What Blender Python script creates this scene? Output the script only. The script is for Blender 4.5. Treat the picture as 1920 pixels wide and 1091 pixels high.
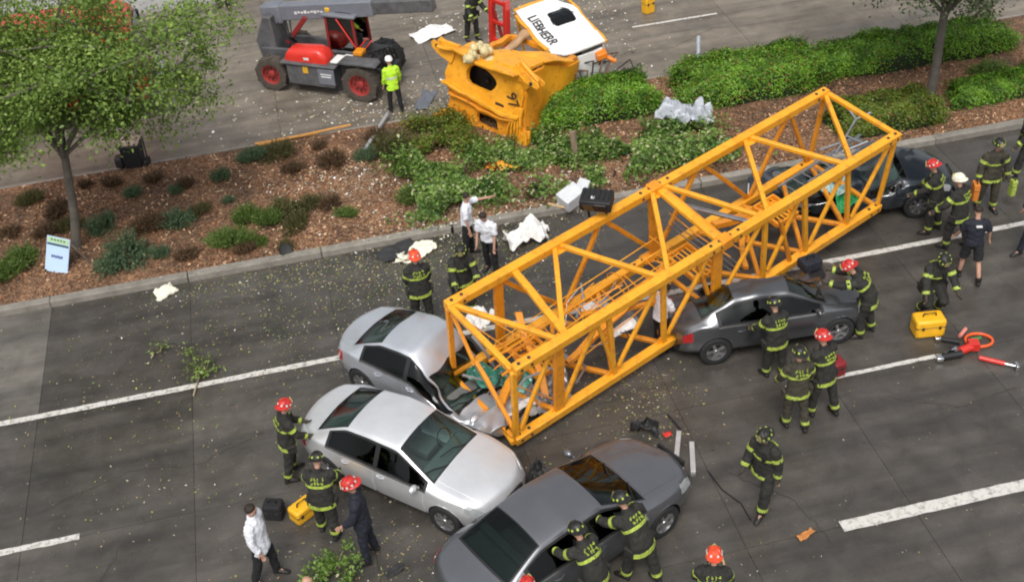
import bpy, bmesh, math, random
import numpy as np
from mathutils import Vector, Matrix, noise as mnoise
for o in list(bpy.data.objects): bpy.data.objects.remove(o)
SC = bpy.context.scene
COL = SC.collection
R = math.radians
random.seed(7); RNG = np.random.default_rng(7)

# ------------------------------------------------------------------ camera
cam_d = bpy.data.cameras.new('camera'); cam = bpy.data.objects.new('camera', cam_d); COL.objects.link(cam)
cr, cu, cf = Vector((0.97281627,-0.22212935,-0.06547559)), Vector((0.1869836,0.58662951,0.78797395)), Vector((0.13662223,0.77879674,-0.61221728))
m = Matrix.Identity(4)
for i in range(3): m[i][0] = cr[i]; m[i][1] = cu[i]; m[i][2] = -cf[i]
m[2][3] = 15.85
cam.matrix_world = m
cam_d.sensor_fit = 'HORIZONTAL'; cam_d.sensor_width = 36; cam_d.lens = 36*2245/1920
cam_d.clip_end = 2000; cam_d.clip_start = .1
SC.camera = cam
# ------------------------------------------------------------------ sky, sun, exposure (overcast daylight)
SUN_EL, SUN_AZ = R(58), R(200)
w = bpy.data.worlds.new('World'); SC.world = w; w.use_nodes = True
nt = w.node_tree; nt.nodes.clear()
sky = nt.nodes.new('ShaderNodeTexSky'); sky.sky_type = 'NISHITA'; sky.sun_disc = False
sky.sun_elevation = SUN_EL; sky.sun_rotation = SUN_AZ; sky.dust_density = 5; sky.air_density = 1.2
hs = nt.nodes.new('ShaderNodeHueSaturation'); hs.inputs['Saturation'].default_value = .22
bg = nt.nodes.new('ShaderNodeBackground'); bg.inputs[1].default_value = .13
wo = nt.nodes.new('ShaderNodeOutputWorld')
nt.links.new(sky.outputs[0], hs.inputs['Color']); nt.links.new(hs.outputs[0], bg.inputs[0]); nt.links.new(bg.outputs[0], wo.inputs[0])
sd = bpy.data.lights.new('sun', 'SUN'); sd.energy = 1.3; sd.angle = R(24); sd.color = (1,.96,.9)
so = bpy.data.objects.new('sun', sd); COL.objects.link(so)
sv = Vector((math.sin(SUN_AZ)*math.cos(SUN_EL), math.cos(SUN_AZ)*math.cos(SUN_EL), math.sin(SUN_EL)))
so.rotation_euler = sv.to_track_quat('Z','Y').to_euler(); so.location = (0,0,40)
SC.view_settings.view_transform = 'Standard'; SC.view_settings.look = 'None'
SC.view_settings.exposure = 0.28; SC.view_settings.gamma = 1

try: SC.cycles.filter_width = 2.0
except Exception: pass

# ------------------------------------------------------------------ materials
MATS = {}
def M(name, col, rough=.55, metal=0., var=.15, scale=6., bump=0., bscale=80., coat=0., col2=None, spec=.5, world=False, rvar=0., rand=0.):
    if name in MATS: return MATS[name]
    m = bpy.data.materials.new(name); m.use_nodes = True; n = m.node_tree.nodes; l = m.node_tree.links
    b = n['Principled BSDF']; b.inputs['Roughness'].default_value = rough; b.inputs['Metallic'].default_value = metal
    b.inputs['Coat Weight'].default_value = coat; b.inputs['Coat Roughness'].default_value = .06; b.inputs['Specular IOR Level'].default_value = spec
    if world: tc = n.new('ShaderNodeNewGeometry').outputs['Position']
    else: tc = n.new('ShaderNodeTexCoord').outputs['Object']
    ns = n.new('ShaderNodeTexNoise'); ns.inputs['Scale'].default_value = scale; ns.inputs['Detail'].default_value = 5; ns.inputs['Roughness'].default_value = .65
    l.new(tc, ns.inputs['Vector'])
    rp = n.new('ShaderNodeValToRGB'); e = rp.color_ramp.elements
    c1 = [c*(1-var) for c in col]; c2 = [min(1,c*(1+var)) for c in (col2 or col)]
    e[0].position = .3; e[1].position = .7; e[0].color = (*c1,1); e[1].color = (*c2,1)
    l.new(ns.outputs['Fac'], rp.inputs['Fac']); out = rp.outputs['Color']
    if rand:
        oi = n.new('ShaderNodeObjectInfo'); mr = n.new('ShaderNodeMapRange'); mr.inputs['To Min'].default_value = 1-rand; mr.inputs['To Max'].default_value = 1+rand
        h = n.new('ShaderNodeHueSaturation'); l.new(oi.outputs['Random'], mr.inputs['Value']); l.new(mr.outputs[0], h.inputs['Value']); l.new(out, h.inputs['Color']); out = h.outputs[0]
    l.new(out, b.inputs['Base Color'])
    if rvar:
        r2 = n.new('ShaderNodeMapRange'); r2.inputs['From Min'].default_value = .3; r2.inputs['From Max'].default_value = .7
        r2.inputs['To Min'].default_value = max(.02,rough-rvar); r2.inputs['To Max'].default_value = min(1,rough+rvar)
        n3 = n.new('ShaderNodeTexNoise'); n3.inputs['Scale'].default_value = scale*.6; n3.inputs['Detail'].default_value = 6; l.new(tc, n3.inputs['Vector'])
        l.new(n3.outputs['Fac'], r2.inputs['Value']); l.new(r2.outputs[0], b.inputs['Roughness'])
    if bump:
        n2 = n.new('ShaderNodeTexNoise'); n2.inputs['Scale'].default_value = bscale; n2.inputs['Detail'].default_value = 4; l.new(tc, n2.inputs['Vector'])
        bp = n.new('ShaderNodeBump'); bp.inputs['Strength'].default_value = bump; bp.inputs['Distance'].default_value = .02
        l.new(n2.outputs['Fac'], bp.inputs['Height']); l.new(bp.outputs[0], b.inputs['Normal'])
    MATS[name] = m
    return m
def leaf_mat(name, ca, cb, rough=.5, dead=None):
    if name in MATS: return MATS[name]
    m = M(name, ca, rough, var=.0, spec=.35)
    n = m.node_tree.nodes; l = m.node_tree.links; b = n['Principled BSDF']
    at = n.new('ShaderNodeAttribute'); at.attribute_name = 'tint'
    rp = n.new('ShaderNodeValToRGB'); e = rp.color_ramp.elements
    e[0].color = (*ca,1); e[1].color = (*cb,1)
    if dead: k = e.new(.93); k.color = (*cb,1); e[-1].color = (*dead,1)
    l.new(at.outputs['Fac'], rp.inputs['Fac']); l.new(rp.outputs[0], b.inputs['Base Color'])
    b.inputs['Subsurface Weight'].default_value = 0
    tr = n.new('ShaderNodeBsdfTranslucent'); mx = n.new('ShaderNodeMixShader'); mx.inputs[0].default_value = .3
    l.new(rp.outputs[0], tr.inputs[0]); l.new(b.outputs[0], mx.inputs[1]); l.new(tr.outputs[0], mx.inputs[2])
    l.new(mx.outputs[0], n['Material Output'].inputs[0])
    return m
def glass_mat(name, tint, gloss=.12):
    if name in MATS: return MATS[name]
    m = bpy.data.materials.new(name); m.use_nodes = True; n = m.node_tree.nodes; l = m.node_tree.links; n.remove(n['Principled BSDF'])
    t = n.new('ShaderNodeBsdfTransparent'); t.inputs[0].default_value = (*tint,1)
    g = n.new('ShaderNodeBsdfGlossy'); g.inputs['Roughness'].default_value = .04; g.inputs[0].default_value = (.9,.95,.95,1)
    fr = n.new('ShaderNodeFresnel'); fr.inputs[0].default_value = 1.42
    ad = n.new('ShaderNodeMath'); ad.operation = 'ADD'; ad.inputs[1].default_value = gloss; l.new(fr.outputs[0], ad.inputs[0])
    mx = n.new('ShaderNodeMixShader'); l.new(ad.outputs[0], mx.inputs[0]); l.new(t.outputs[0], mx.inputs[1]); l.new(g.outputs[0], mx.inputs[2])
    l.new(mx.outputs[0], n['Material Output'].inputs[0]); MATS[name] = m
    return m

# ------------------------------------------------------------------ mesh helpers
def V(*a): return Vector(a)
class MB:
    def __init__(s): s.v = []; s.f = []; s.m = []
    def add(s, vs, fs, mi=0):
        k = len(s.v); s.v += [tuple(p) for p in vs]; s.f += [tuple(i+k for i in f) for f in fs]; s.m += [mi]*len(fs); return s
    def box(s, c, d, rot=None, mi=0):
        h = Vector(d)/2; c = Vector(c); vs = []
        for x in (-1,1):
            for y in (-1,1):
                for z in (-1,1):
                    p = Vector((x*h.x,y*h.y,z*h.z)); vs.append(c + (rot @ p if rot else p))
        return s.add(vs, [(0,1,3,2),(4,6,7,5),(0,4,5,1),(2,3,7,6),(0,2,6,4),(1,5,7,3)], mi)
    def beam(s, p0, p1, w, h, up=(0,0,1), mi=0):
        p0 = Vector(p0); p1 = Vector(p1); a = (p1-p0); L = a.length; a.normalize()
        b = Vector(up).cross(a)
        if b.length < 1e-3: b = Vector((1,0,0)).cross(a)
        b.normalize(); c = a.cross(b)
        rot = Matrix((a,b,c)).transposed()
        return s.box((p0+p1)/2, (L,w,h), rot, mi)
    def ring(s, c, a, b, n): return [c + a*math.cos(2*math.pi*i/n) + b*math.sin(2*math.pi*i/n) for i in range(n)]
    def loft(s, rings, caps=True, mi=0, closed=True):
        k = len(rings[0]); vs = [p for r in rings for p in r]; fs = []
        for i in range(len(rings)-1):
            for j in range(k if closed else k-1):
                j2 = (j+1) % k; fs.append((i*k+j, i*k+j2, (i+1)*k+j2, (i+1)*k+j))
        if caps and closed: fs.append(tuple(range(k-1,-1,-1))); fs.append(tuple((len(rings)-1)*k+j for j in range(k)))
        return s.add(vs, fs, mi)
    def tube(s, pts, r, n=8, caps=True, mi=0):
        pts = [Vector(p) for p in pts]; rs = r if hasattr(r,'__len__') else [r]*len(pts); rings = []
        ref = None
        for i, p in enumerate(pts):
            a = (pts[min(i+1,len(pts)-1)] - pts[max(i-1,0)]); a.normalize()
            if ref is None: ref = Vector((0,0,1)) if abs(a.z) < .9 else Vector((1,0,0))
            b = a.cross(ref); b.normalize(); c = a.cross(b); ref = -c if False else ref
            rings.append(s.ring(p, b*rs[i], -c*rs[i], n))
        return s.loft(rings, caps, mi)
    def lathe(s, prof, n=20, c=(0,0,0), axis='z', mi=0, caps=True):
        c = Vector(c); rings = []
        for r, h in prof:
            ring = []
            for i in range(n):
                t = 2*math.pi*i/n; x, y = r*math.cos(t), r*math.sin(t)
                ring.append(c + (Vector((x,y,h)) if axis=='z' else Vector((y,h,x)) if axis=='y' else Vector((h,x,y))))
            rings.append(ring)
        return s.loft(rings, caps, mi)
    def ball(s, c, d, n=10, mi=0, rot=None):
        c = Vector(c); rings = []
        for i in range(n//2+1):
            ph = math.pi*(i/(n//2)); ph = min(max(ph,.08),math.pi-.08); ring = []
            for j in range(n):
                t = 2*math.pi*j/n; p = Vector((d[0]*math.sin(ph)*math.cos(t), d[1]*math.sin(ph)*math.sin(t), -d[2]*math.cos(ph)))
                ring.append(c + (rot @ p if rot else p))
            rings.append(ring)
        return s.loft(rings, True, mi)
    def prism(s, poly, o, ax, ay, th, mi=0):
        o = Vector(o); ax = Vector(ax); ay = Vector(ay); nz = ax.cross(ay); nz.normalize(); k = len(poly)
        a = [o+ax*x+ay*y+nz*th/2 for x,y in poly]; b = [p-nz*th for p in a]
        return s.add(a+b, [tuple(range(k)), tuple(range(2*k-1,k-1,-1))]+[(i,i+k,(i+1)%k+k,(i+1)%k) for i in range(k)], mi)
    def xf(s, mat): s.v = [tuple(mat @ Vector(p)) for p in s.v]; return s
    def mesh(s, name, mats, smooth=None):
        me = bpy.data.meshes.new(name); me.from_pydata(s.v, [], s.f)
        for mt in (mats if isinstance(mats,(list,tuple)) else [mats]): me.materials.append(mt)
        if any(s.m): me.polygons.foreach_set('material_index', s.m)
        if smooth: me.shade_smooth(); me.set_sharp_from_angle(angle=R(smooth))
        me.update(); return me
    def build(s, name, mats, parent=None, smooth=None, bevel=0, seg=2, fix=True):
        me = s.mesh(name, mats, None)
        if fix:
            bm = bmesh.new(); bm.from_mesh(me); bmesh.ops.recalc_face_normals(bm, faces=bm.faces); bm.to_mesh(me); bm.free()
        if smooth: me.shade_smooth(); me.set_sharp_from_angle(angle=R(smooth))
        o = bpy.data.objects.new(name, me); COL.objects.link(o)
        if parent: o.parent = parent
        if bevel:
            md = o.modifiers.new('bevel','BEVEL'); md.width = bevel; md.segments = seg; md.limit_method = 'ANGLE'; md.angle_limit = R(35)
            me.shade_smooth(); me.set_sharp_from_angle(angle=R(50))
        return o
def tag(o, label, cat, group=None):
    o['label'] = label; o['category'] = cat
    if group: o['group'] = group
    return o
def thing(name, label, cat, loc=(0,0,0), rz=0., group=None, rot=None):
    o = bpy.data.objects.new(name, None); COL.objects.link(o); o.location = loc; o.rotation_euler = rot or (0,0,rz); o.empty_display_size = .2
    return tag(o, label, cat, group)
def inst(name, me, parent=None, loc=(0,0,0), rot=(0,0,0), sc=(1,1,1)):
    o = bpy.data.objects.new(name, me); COL.objects.link(o); o.location = loc; o.rotation_euler = rot; o.scale = sc
    if parent: o.parent = parent
    return o
def np_mesh(name, v, nper, mats, tint=None, mi=None):
    """v: (n*nper,3) vertices, faces of nper consecutive vertices"""
    n = len(v)//nper; me = bpy.data.meshes.new(name)
    me.vertices.add(len(v)); me.vertices.foreach_set('co', v.astype(np.float32).ravel())
    me.loops.add(len(v)); me.loops.foreach_set('vertex_index', np.arange(len(v), dtype=np.int32))
    me.polygons.add(n); me.polygons.foreach_set('loop_start', np.arange(0,len(v),nper,dtype=np.int32)); me.polygons.foreach_set('loop_total', np.full(n,nper,dtype=np.int32))
    for mt in (mats if isinstance(mats,(list,tuple)) else [mats]): me.materials.append(mt)
    if tint is not None:
        a = me.attributes.new('tint','FLOAT','FACE'); a.data.foreach_set('value', tint.astype(np.float32))
    if mi is not None: me.polygons.foreach_set('material_index', mi.astype(np.int32))
    me.update(calc_edges=True); me.validate(); return me

def crumple(o, amp, freq=1.5, cut=.18, seed=0):
    """bend and dent a built part: subdivide long edges, then push vertices with smooth noise"""
    bm = bmesh.new(); bm.from_mesh(o.data)
    for it in range(5):
        es = [e for e in bm.edges if e.calc_length() > cut]
        if not es: break
        bmesh.ops.subdivide_edges(bm, edges=es, cuts=1, use_grid_fill=True)
    for v in bm.verts:
        p = v.co*freq+Vector((seed*1.37,seed*.7,seed*2.1)); v.co += mnoise.noise_vector(p)*amp+mnoise.noise_vector(p*3.1)*amp*.3
    bm.to_mesh(o.data); bm.free(); o.data.update(); return o
# ------------------------------------------------------------------ shared materials
def steel_paint(name, c1, c2, dirt):
    m = M(name, c1, .42, var=.06, scale=1.7, bump=.12, bscale=22, rvar=.14, col2=c2); n = m.node_tree.nodes; l = m.node_tree.links; b = n['Principled BSDF']
    src = b.inputs['Base Color'].links[0].from_socket; g = n.new('ShaderNodeNewGeometry').outputs['Position']
    t = n.new('ShaderNodeTexNoise'); t.inputs['Scale'].default_value = 5.5; t.inputs['Detail'].default_value = 9; t.inputs['Roughness'].default_value = .72; l.new(g, t.inputs['Vector'])
    r = n.new('ShaderNodeValToRGB'); e = r.color_ramp.elements; e[0].position = .52; e[0].color = (0,0,0,1); e[1].position = .70; e[1].color = (1,1,1,1); l.new(t.outputs['Fac'], r.inputs[0])
    x = n.new('ShaderNodeMix'); x.data_type = 'RGBA'; ml = n.new('ShaderNodeMath'); ml.operation = 'MULTIPLY'; ml.inputs[1].default_value = .75; l.new(r.outputs[0], ml.inputs[0]); l.new(ml.outputs[0], x.inputs[0]); l.new(src, x.inputs[6]); x.inputs[7].default_value = (*dirt,1)
    l.new(x.outputs[2], b.inputs['Base Color']); return m
YEL = steel_paint('crane yellow paint', (.80,.335,.016), (.85,.39,.026), (.36,.13,.03))
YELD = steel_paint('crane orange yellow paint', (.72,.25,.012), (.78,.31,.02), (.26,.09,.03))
BLK = M('black rubber', (.012,.012,.013), .6, var=.3)
DARK = M('dark grey plastic', (.03,.03,.032), .5, var=.2)
STEEL = M('galvanised steel', (.42,.44,.46), .38, .85, var=.18, rvar=.12)
WHITE = M('white paint', (.78,.78,.76), .4, var=.05)
RED = M('red paint', (.60,.03,.02), .32, coat=.5, var=.08)
LIME = M('lime reflective tape', (.36,.46,.075), .55, var=.5, scale=16)
SILV = M('silver reflective tape', (.62,.62,.58), .35, var=.08)

# ------------------------------------------------------------------ ground, roads, median
def sheet(name, x0, x1, y0, y1, z, mat, nx=1, ny=1):
    b = MB(); vs = [(x0+(x1-x0)*i/nx, y0+(y1-y0)*j/ny, z) for j in range(ny+1) for i in range(nx+1)]
    b.add(vs, [(j*(nx+1)+i, j*(nx+1)+i+1, (j+1)*(nx+1)+i+1, (j+1)*(nx+1)+i) for j in range(ny) for i in range(nx)])
    o = b.build(name, mat, fix=False); o['kind'] = 'structure'; return o
def wet_mat(name, ca, cb, r0, r1, speck=.25, rand=.10):
    m = bpy.data.materials.new(name); m.use_nodes = True; n = m.node_tree.nodes; l = m.node_tree.links; b = n['Principled BSDF']
    pos = n.new('ShaderNodeNewGeometry').outputs['Position']
    def nz(sc, det=6, rough=.6, vec=None, dist=0):
        t = n.new('ShaderNodeTexNoise'); t.inputs['Scale'].default_value = sc; t.inputs['Detail'].default_value = det; t.inputs['Roughness'].default_value = rough; t.inputs['Distortion'].default_value = dist
        l.new(vec or pos, t.inputs['Vector']); return t.outputs['Fac']
    def ramp(f, a, c, pa=.35, pb=.65):
        r = n.new('ShaderNodeValToRGB'); r.color_ramp.elements[0].color = (*a,1); r.color_ramp.elements[1].color = (*c,1); r.color_ramp.elements[0].position = pa; r.color_ramp.elements[1].position = pb
        l.new(f, r.inputs[0]); return r.outputs[0]
    def mix(t, f, a, c):
        x = n.new('ShaderNodeMix'); x.data_type = 'RGBA'; x.blend_type = t
        if isinstance(f,(int,float)): x.inputs[0].default_value = f
        else: l.new(f, x.inputs[0])
        l.new(a, x.inputs[6]); l.new(c, x.inputs[7]); return x.outputs[2]
    st = n.new('ShaderNodeMapping'); st.inputs['Scale'].default_value = (.18,1.6,1); l.new(pos, st.inputs[0])
    base = ramp(nz(.55,7,.62), ca, cb)
    streak = ramp(nz(1.1,5,.6,st.outputs[0]), (.60,.60,.61), (1.28,1.25,1.2), .3, .7)
    sp = ramp(nz(55,3,.8), (1-speck,)*3, (1+speck,)*3, .32, .68)
    blot = ramp(nz(2.2,6,.7,None,.6), (.82,.81,.80), (1.08,1.08,1.08), .34, .62)
    c = mix('MULTIPLY', 1, mix('MULTIPLY', 1, mix('MULTIPLY', 1, base, streak), sp), blot)
    oi = n.new('ShaderNodeObjectInfo'); mr = n.new('ShaderNodeMapRange'); mr.inputs['To Min'].default_value = 1-rand; mr.inputs['To Max'].default_value = 1+rand; l.new(oi.outputs['Random'], mr.inputs[0])
    h = n.new('ShaderNodeHueSaturation'); l.new(mr.outputs[0], h.inputs['Value']); l.new(c, h.inputs['Color']); l.new(h.outputs[0], b.inputs['Base Color'])
    w2 = n.new('ShaderNodeMapRange'); w2.inputs['From Min'].default_value = .38; w2.inputs['From Max'].default_value = .62; w2.inputs['To Min'].default_value = r0; w2.inputs['To Max'].default_value = r1
    l.new(nz(.8,6,.6,None,.4), w2.inputs[0]); l.new(w2.outputs[0], b.inputs['Roughness'])
    bp = n.new('ShaderNodeBump'); bp.inputs['Strength'].default_value = .25; bp.inputs['Distance'].default_value = .008; l.new(nz(90,3,.7), bp.inputs['Height']); l.new(bp.outputs[0], b.inputs['Normal'])
    MATS[name] = m; return m
WETC = wet_mat('wet road concrete', (.060,.055,.049), (.090,.083,.075), .10, .44)
FARC = wet_mat('paler far road concrete', (.165,.143,.115), (.225,.196,.160), .35, .7, .15)  # far carriageway concrete, paler and rougher than the near road
OLDC = wet_mat('pale worn concrete', (.10,.095,.085), (.15,.14,.125), .4, .75, .25)
JOINT = M('joint filler', (.034,.030,.026), .6)
KERB = M('kerb concrete', (.25,.23,.20), .75, var=.3, scale=3, bump=.3, world=True, rand=.12)
LINE = None
def line_mat():
    m = bpy.data.materials.new('worn road paint'); m.use_nodes = True; n = m.node_tree.nodes; l = m.node_tree.links; b = n['Principled BSDF']; b.inputs['Roughness'].default_value = .45
    pos = n.new('ShaderNodeNewGeometry').outputs['Position']
    t = n.new('ShaderNodeTexNoise'); t.inputs['Scale'].default_value = 9; t.inputs['Detail'].default_value = 8; t.inputs['Roughness'].default_value = .75; l.new(pos, t.inputs['Vector'])
    r = n.new('ShaderNodeValToRGB'); e = r.color_ramp.elements; e[0].position = .34; e[0].color = (.16,.15,.135,1); e[1].position = .50; e[1].color = (.60,.58,.54,1); l.new(t.outputs['Fac'], r.inputs[0]); l.new(r.outputs[0], b.inputs['Base Color'])
    return m
LINE = line_mat()
sheet('ground', -400, 400, -400, 500, -.30, M('far ground', (.12,.12,.11), .9, world=True, scale=.2))
road = sheet('road', -90, 90, -40, 22.70, -.02, JOINT)
VR = [1.78, 5.24, 8.70, 12.16, 15.62, 19.08, 22.70]
smesh = {}
for j in range(len(VR)-1):
    y0, y1 = VR[j]+.004, VR[j+1]-.004
    for i in range(-6, 12):
        u0 = -6.35 + 3.02*i + .004; u1 = u0 + 3.02 - .008
        key = round(y1-y0,3)
        if key not in smesh:
            b = MB(); b.box((0,0,-.03), (3.012, y1-y0, .06)); smesh[key] = b.mesh('slab', WETC)
        pale = (j == 5 and i == -1)
        me = smesh[key]
        if pale: me = me.copy(); me.materials.clear(); me.materials.append(OLDC)
        o = inst('slab', me, road, ((u0+u1)/2, (y0+y1)/2, RNG.uniform(-.0012,.0012)))
for nm, a, c, y0, y1 in (('road_outer', -90, -24.5, -40, 22.70), ('road_outer', 29.95, 90, -40, 22.70), ('road_outer', -24.48, 29.93, -40, 1.77)):
    sheet(nm, a, c, y0, y1, -.001, WETC)
far = sheet('far_road', -90, 90, 28.32, 37.70, -.02, JOINT)
fm = {}
for j, (y0, y1) in enumerate(((28.32,31.43),(31.45,34.6),(34.62,37.70))):
    for i in range(-7, 12):
        b = MB(); 
        if j not in fm: b.box((0,0,-.03), (4.49, y1-y0, .06)); fm[j] = b.mesh('slab', FARC)
        inst('slab', fm[j], far, (-3.1+4.5*i, (y0+y1)/2, RNG.uniform(-.001,.001)))
sw = sheet('sidewalk', -90, 90, 37.9, 46, .12, M('pavement concrete', (.30,.29,.28), .8, var=.2, world=True, scale=2))
sheet('far_ground_strip', -90, 90, 46, 120, .05, M('far paving', (.16,.155,.15), .85, var=.2, world=True, scale=.5))
def kerb(name, y0, y1, h, L, x0, x1):
    k = bpy.data.objects.new(name, None); COL.objects.link(k); k['kind'] = 'structure'
    b = MB(); b.box((0,(y0+y1)/2,h/2-.05), (L-.014,y1-y0,h+.1)); me = b.mesh('kerb_stone', KERB)
    x = x0
    while x < x1:
        o = inst('kerb_stone', me, k, (x+L/2,0,RNG.uniform(-.003,.003)), (0,0,RNG.uniform(-.0012,.0012)))
        md = o.modifiers.new('bevel','BEVEL'); md.width = .025; md.segments = 2
        x += L
    return k
kerb('median_kerb', 22.70, 22.92, .16, 3.02, -27.49, 30)
kerb('median_far_kerb', 28.10, 28.30, .06, 3.02, -27.49, 30)
kerb('far_kerb', 37.7, 37.9, .14, 3.02, -27.49, 30)
def stripe(x0, x1, y, w=.14):
    n = max(2,int((x1-x0)/.12)); b = MB(); top = []; bot = []
    for i in range(n+1):
        x = x0+(x1-x0)*i/n
        top.append((x, y+w/2+RNG.normal(0,.004), .0045)); bot.append((x, y-w/2+RNG.normal(0,.004), .0045))
    b.add(bot+top, [(i,i+1,n+1+i+1,n+1+i) for i in range(n)])
    o = b.build('lane_line', LINE, fix=False); o['kind'] = 'structure'
stripe(-30, 32, 19.08, .15)
stripe(-11, -5.35, 15.62); stripe(7.9, 11.0, 15.62, .10)
stripe(7.42, 13.5, 12.16, .24)
for a, c in ((-4.2,-3.3),(9.8,12.45),(-16,-13.3),(20,22.6)): stripe(a, c, 31.5, .10)
# planted median: mulch bed with a low uneven mound
def mulch_mat():
    m = bpy.data.materials.new('bark mulch'); m.use_nodes = True; n = m.node_tree.nodes; l = m.node_tree.links; b = n['Principled BSDF']; b.inputs['Roughness'].default_value = .85
    pos = n.new('ShaderNodeNewGeometry').outputs['Position']
    v = n.new('ShaderNodeTexVoronoi'); v.inputs['Scale'].default_value = 26; l.new(pos, v.inputs['Vector'])
    s = n.new('ShaderNodeSeparateColor'); l.new(v.outputs['Color'], s.inputs[0])
    r = n.new('ShaderNodeValToRGB'); e = r.color_ramp.elements; e[0].color = (.075,.042,.027,1); e[1].color = (.40,.24,.14,1); k = e.new(.5); k.color = (.22,.115,.060,1); l.new(s.outputs[0], r.inputs[0])
    t = n.new('ShaderNodeTexNoise'); t.inputs['Scale'].default_value = .9; t.inputs['Detail'].default_value = 5; l.new(pos, t.inputs['Vector'])
    r2 = n.new('ShaderNodeValToRGB'); r2.color_ramp.elements[0].position = .38; r2.color_ramp.elements[1].position = .62; r2.color_ramp.elements[0].color = (.55,.56,.58,1); r2.color_ramp.elements[1].color = (1.1,1.05,1,1); l.new(t.outputs['Fac'], r2.inputs[0])
    x = n.new('ShaderNodeMix'); x.data_type = 'RGBA'; x.blend_type = 'MULTIPLY'; x.inputs[0].default_value = 1; l.new(r.outputs[0], x.inputs[6]); l.new(r2.outputs[0], x.inputs[7]); l.new(x.outputs[2], b.inputs['Base Color'])
    bp = n.new('ShaderNodeBump'); bp.inputs['Strength'].default_value = .9; bp.inputs['Distance'].default_value = .03; l.new(v.outputs['Distance'], bp.inputs['Height']); l.new(bp.outputs[0], b.inputs['Normal'])
    return m
MULCH = mulch_mat()
def mz(x, y):
    t = (y-22.9)/(28.1-22.9); e = max(0,min(1,min(t,1-t)*6))
    return .10 + e*(.10 + .05*mnoise.noise(Vector((x*.6,y*.6,0))) + .02*mnoise.noise(Vector((x*3,y*3,1))))
b = MB(); NX, NY = 300, 36; X0, X1, Y0, Y1 = -22, 28, 22.915, 28.11
vs = [(X0+(X1-X0)*i/NX, Y0+(Y1-Y0)*j/NY, 0) for j in range(NY+1) for i in range(NX+1)]
vs = [(x,y,mz(x,y)) for x,y,z in vs]
b.add(vs, [(j*(NX+1)+i, j*(NX+1)+i+1, (j+1)*(NX+1)+i+1, (j+1)*(NX+1)+i) for j in range(NY) for i in range(NX)])
o = b.build('median_bed', MULCH, smooth=60, fix=False); o['kind'] = 'structure'
# loose bark chips and litter lying on the bed
def chips(name, pts, sz, mats, wts, flat=.35, label=None, asp=.5):
    """flat bits: pts (n,3), each bit an irregular quad tilted a little"""
    n = len(pts); a = RNG.uniform(0,6.283,n); s = RNG.uniform(sz[0],sz[1],n)
    ex = np.stack([np.cos(a),np.sin(a),RNG.normal(0,flat,n)],1)*s[:,None]; k = RNG.uniform(asp*.6,asp*1.4,n)
    ey = np.stack([-np.sin(a),np.cos(a),RNG.normal(0,flat,n)],1)*(s*k)[:,None]
    c = [(-1,-.6),(.7,-1),(1,.5),(-.5,1)]
    q = np.stack([pts+ex*(p[0]+RNG.normal(0,.25,n))[:,None]*.5+ey*(p[1]+RNG.normal(0,.25,n))[:,None]*.5 for p in c],1).reshape(-1,3)
    mi = RNG.choice(len(mats), n, p=np.array(wts)/sum(wts))
    o = bpy.data.objects.new(name, np_mesh(name, q, 4, mats, mi=mi)); COL.objects.link(o); o['kind'] = 'stuff'
    return o
n = 30000
px = RNG.uniform(-10,19,n); py = RNG.uniform(22.95,28.08,n); pz = np.array([mz(x,y) for x,y in zip(px,py)])+RNG.uniform(.004,.03,n)
kk = np.array([mnoise.noise(Vector((x*.75,y*.75,4)))+.35*mnoise.noise(Vector((x*2.5,y*2.5,2))) for x,y in zip(px,py)])+RNG.normal(0,.2,n) > -.12
o = chips('bark_chips', np.stack([px,py,pz],1)[kk], (.03,.10), [M('bark chip dark',(.15,.07,.038),.85), M('bark chip',(.31,.15,.07),.85,var=.3,world=True,scale=3), M('bark chip pale',(.55,.36,.22),.85)], (.36,.44,.20))
tag(o, 'loose reddish brown bark chips covering the planted median', 'mulch')

# sealed cracks wandering over the slabs
def crack(pts, w=.018):
    b = MB(); P_ = []
    for (a,c),(d,e) in zip(pts[:-1],pts[1:]):
        for k in range(10): P_.append((a+(d-a)*k/10+RNG.normal(0,.02), c+(e-c)*k/10+RNG.normal(0,.02)))
    vs = []; 
    for i,(x,y) in enumerate(P_):
        q = P_[min(i+1,len(P_)-1)]; p = P_[max(i-1,0)]; d = Vector((q[0]-p[0],q[1]-p[1])); d.normalize(); ww = w*RNG.uniform(.3,1.1); vs += [(x-d.y*ww/2,y+d.x*ww/2,.003),(x+d.y*ww/2,y-d.x*ww/2,.003)]
    b.add(vs, [(2*i,2*i+1,2*i+3,2*i+2) for i in range(len(P_)-1)]); o = b.build('road_crack', JOINT, fix=False); o['kind'] = 'structure'
crack([(-6.2,16.4),(-4.5,17.0),(-3.2,16.8),(-1.9,17.4)]); crack([(6.0,13.9),(6.9,12.9),(7.2,11.6)]); crack([(9.6,14.8),(10.7,14.2),(12.1,14.4)]); crack([(-5.0,21.2),(-3.4,20.4),(-2.0,20.7)]); crack([(-7,13.0),(-5.2,13.9),(-4.6,15.2)],.03); crack([(10,29.6),(12,30.6),(15,30.2)]); crack([(-3,33.5),(0,34.4),(3,34.0)])
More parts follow.
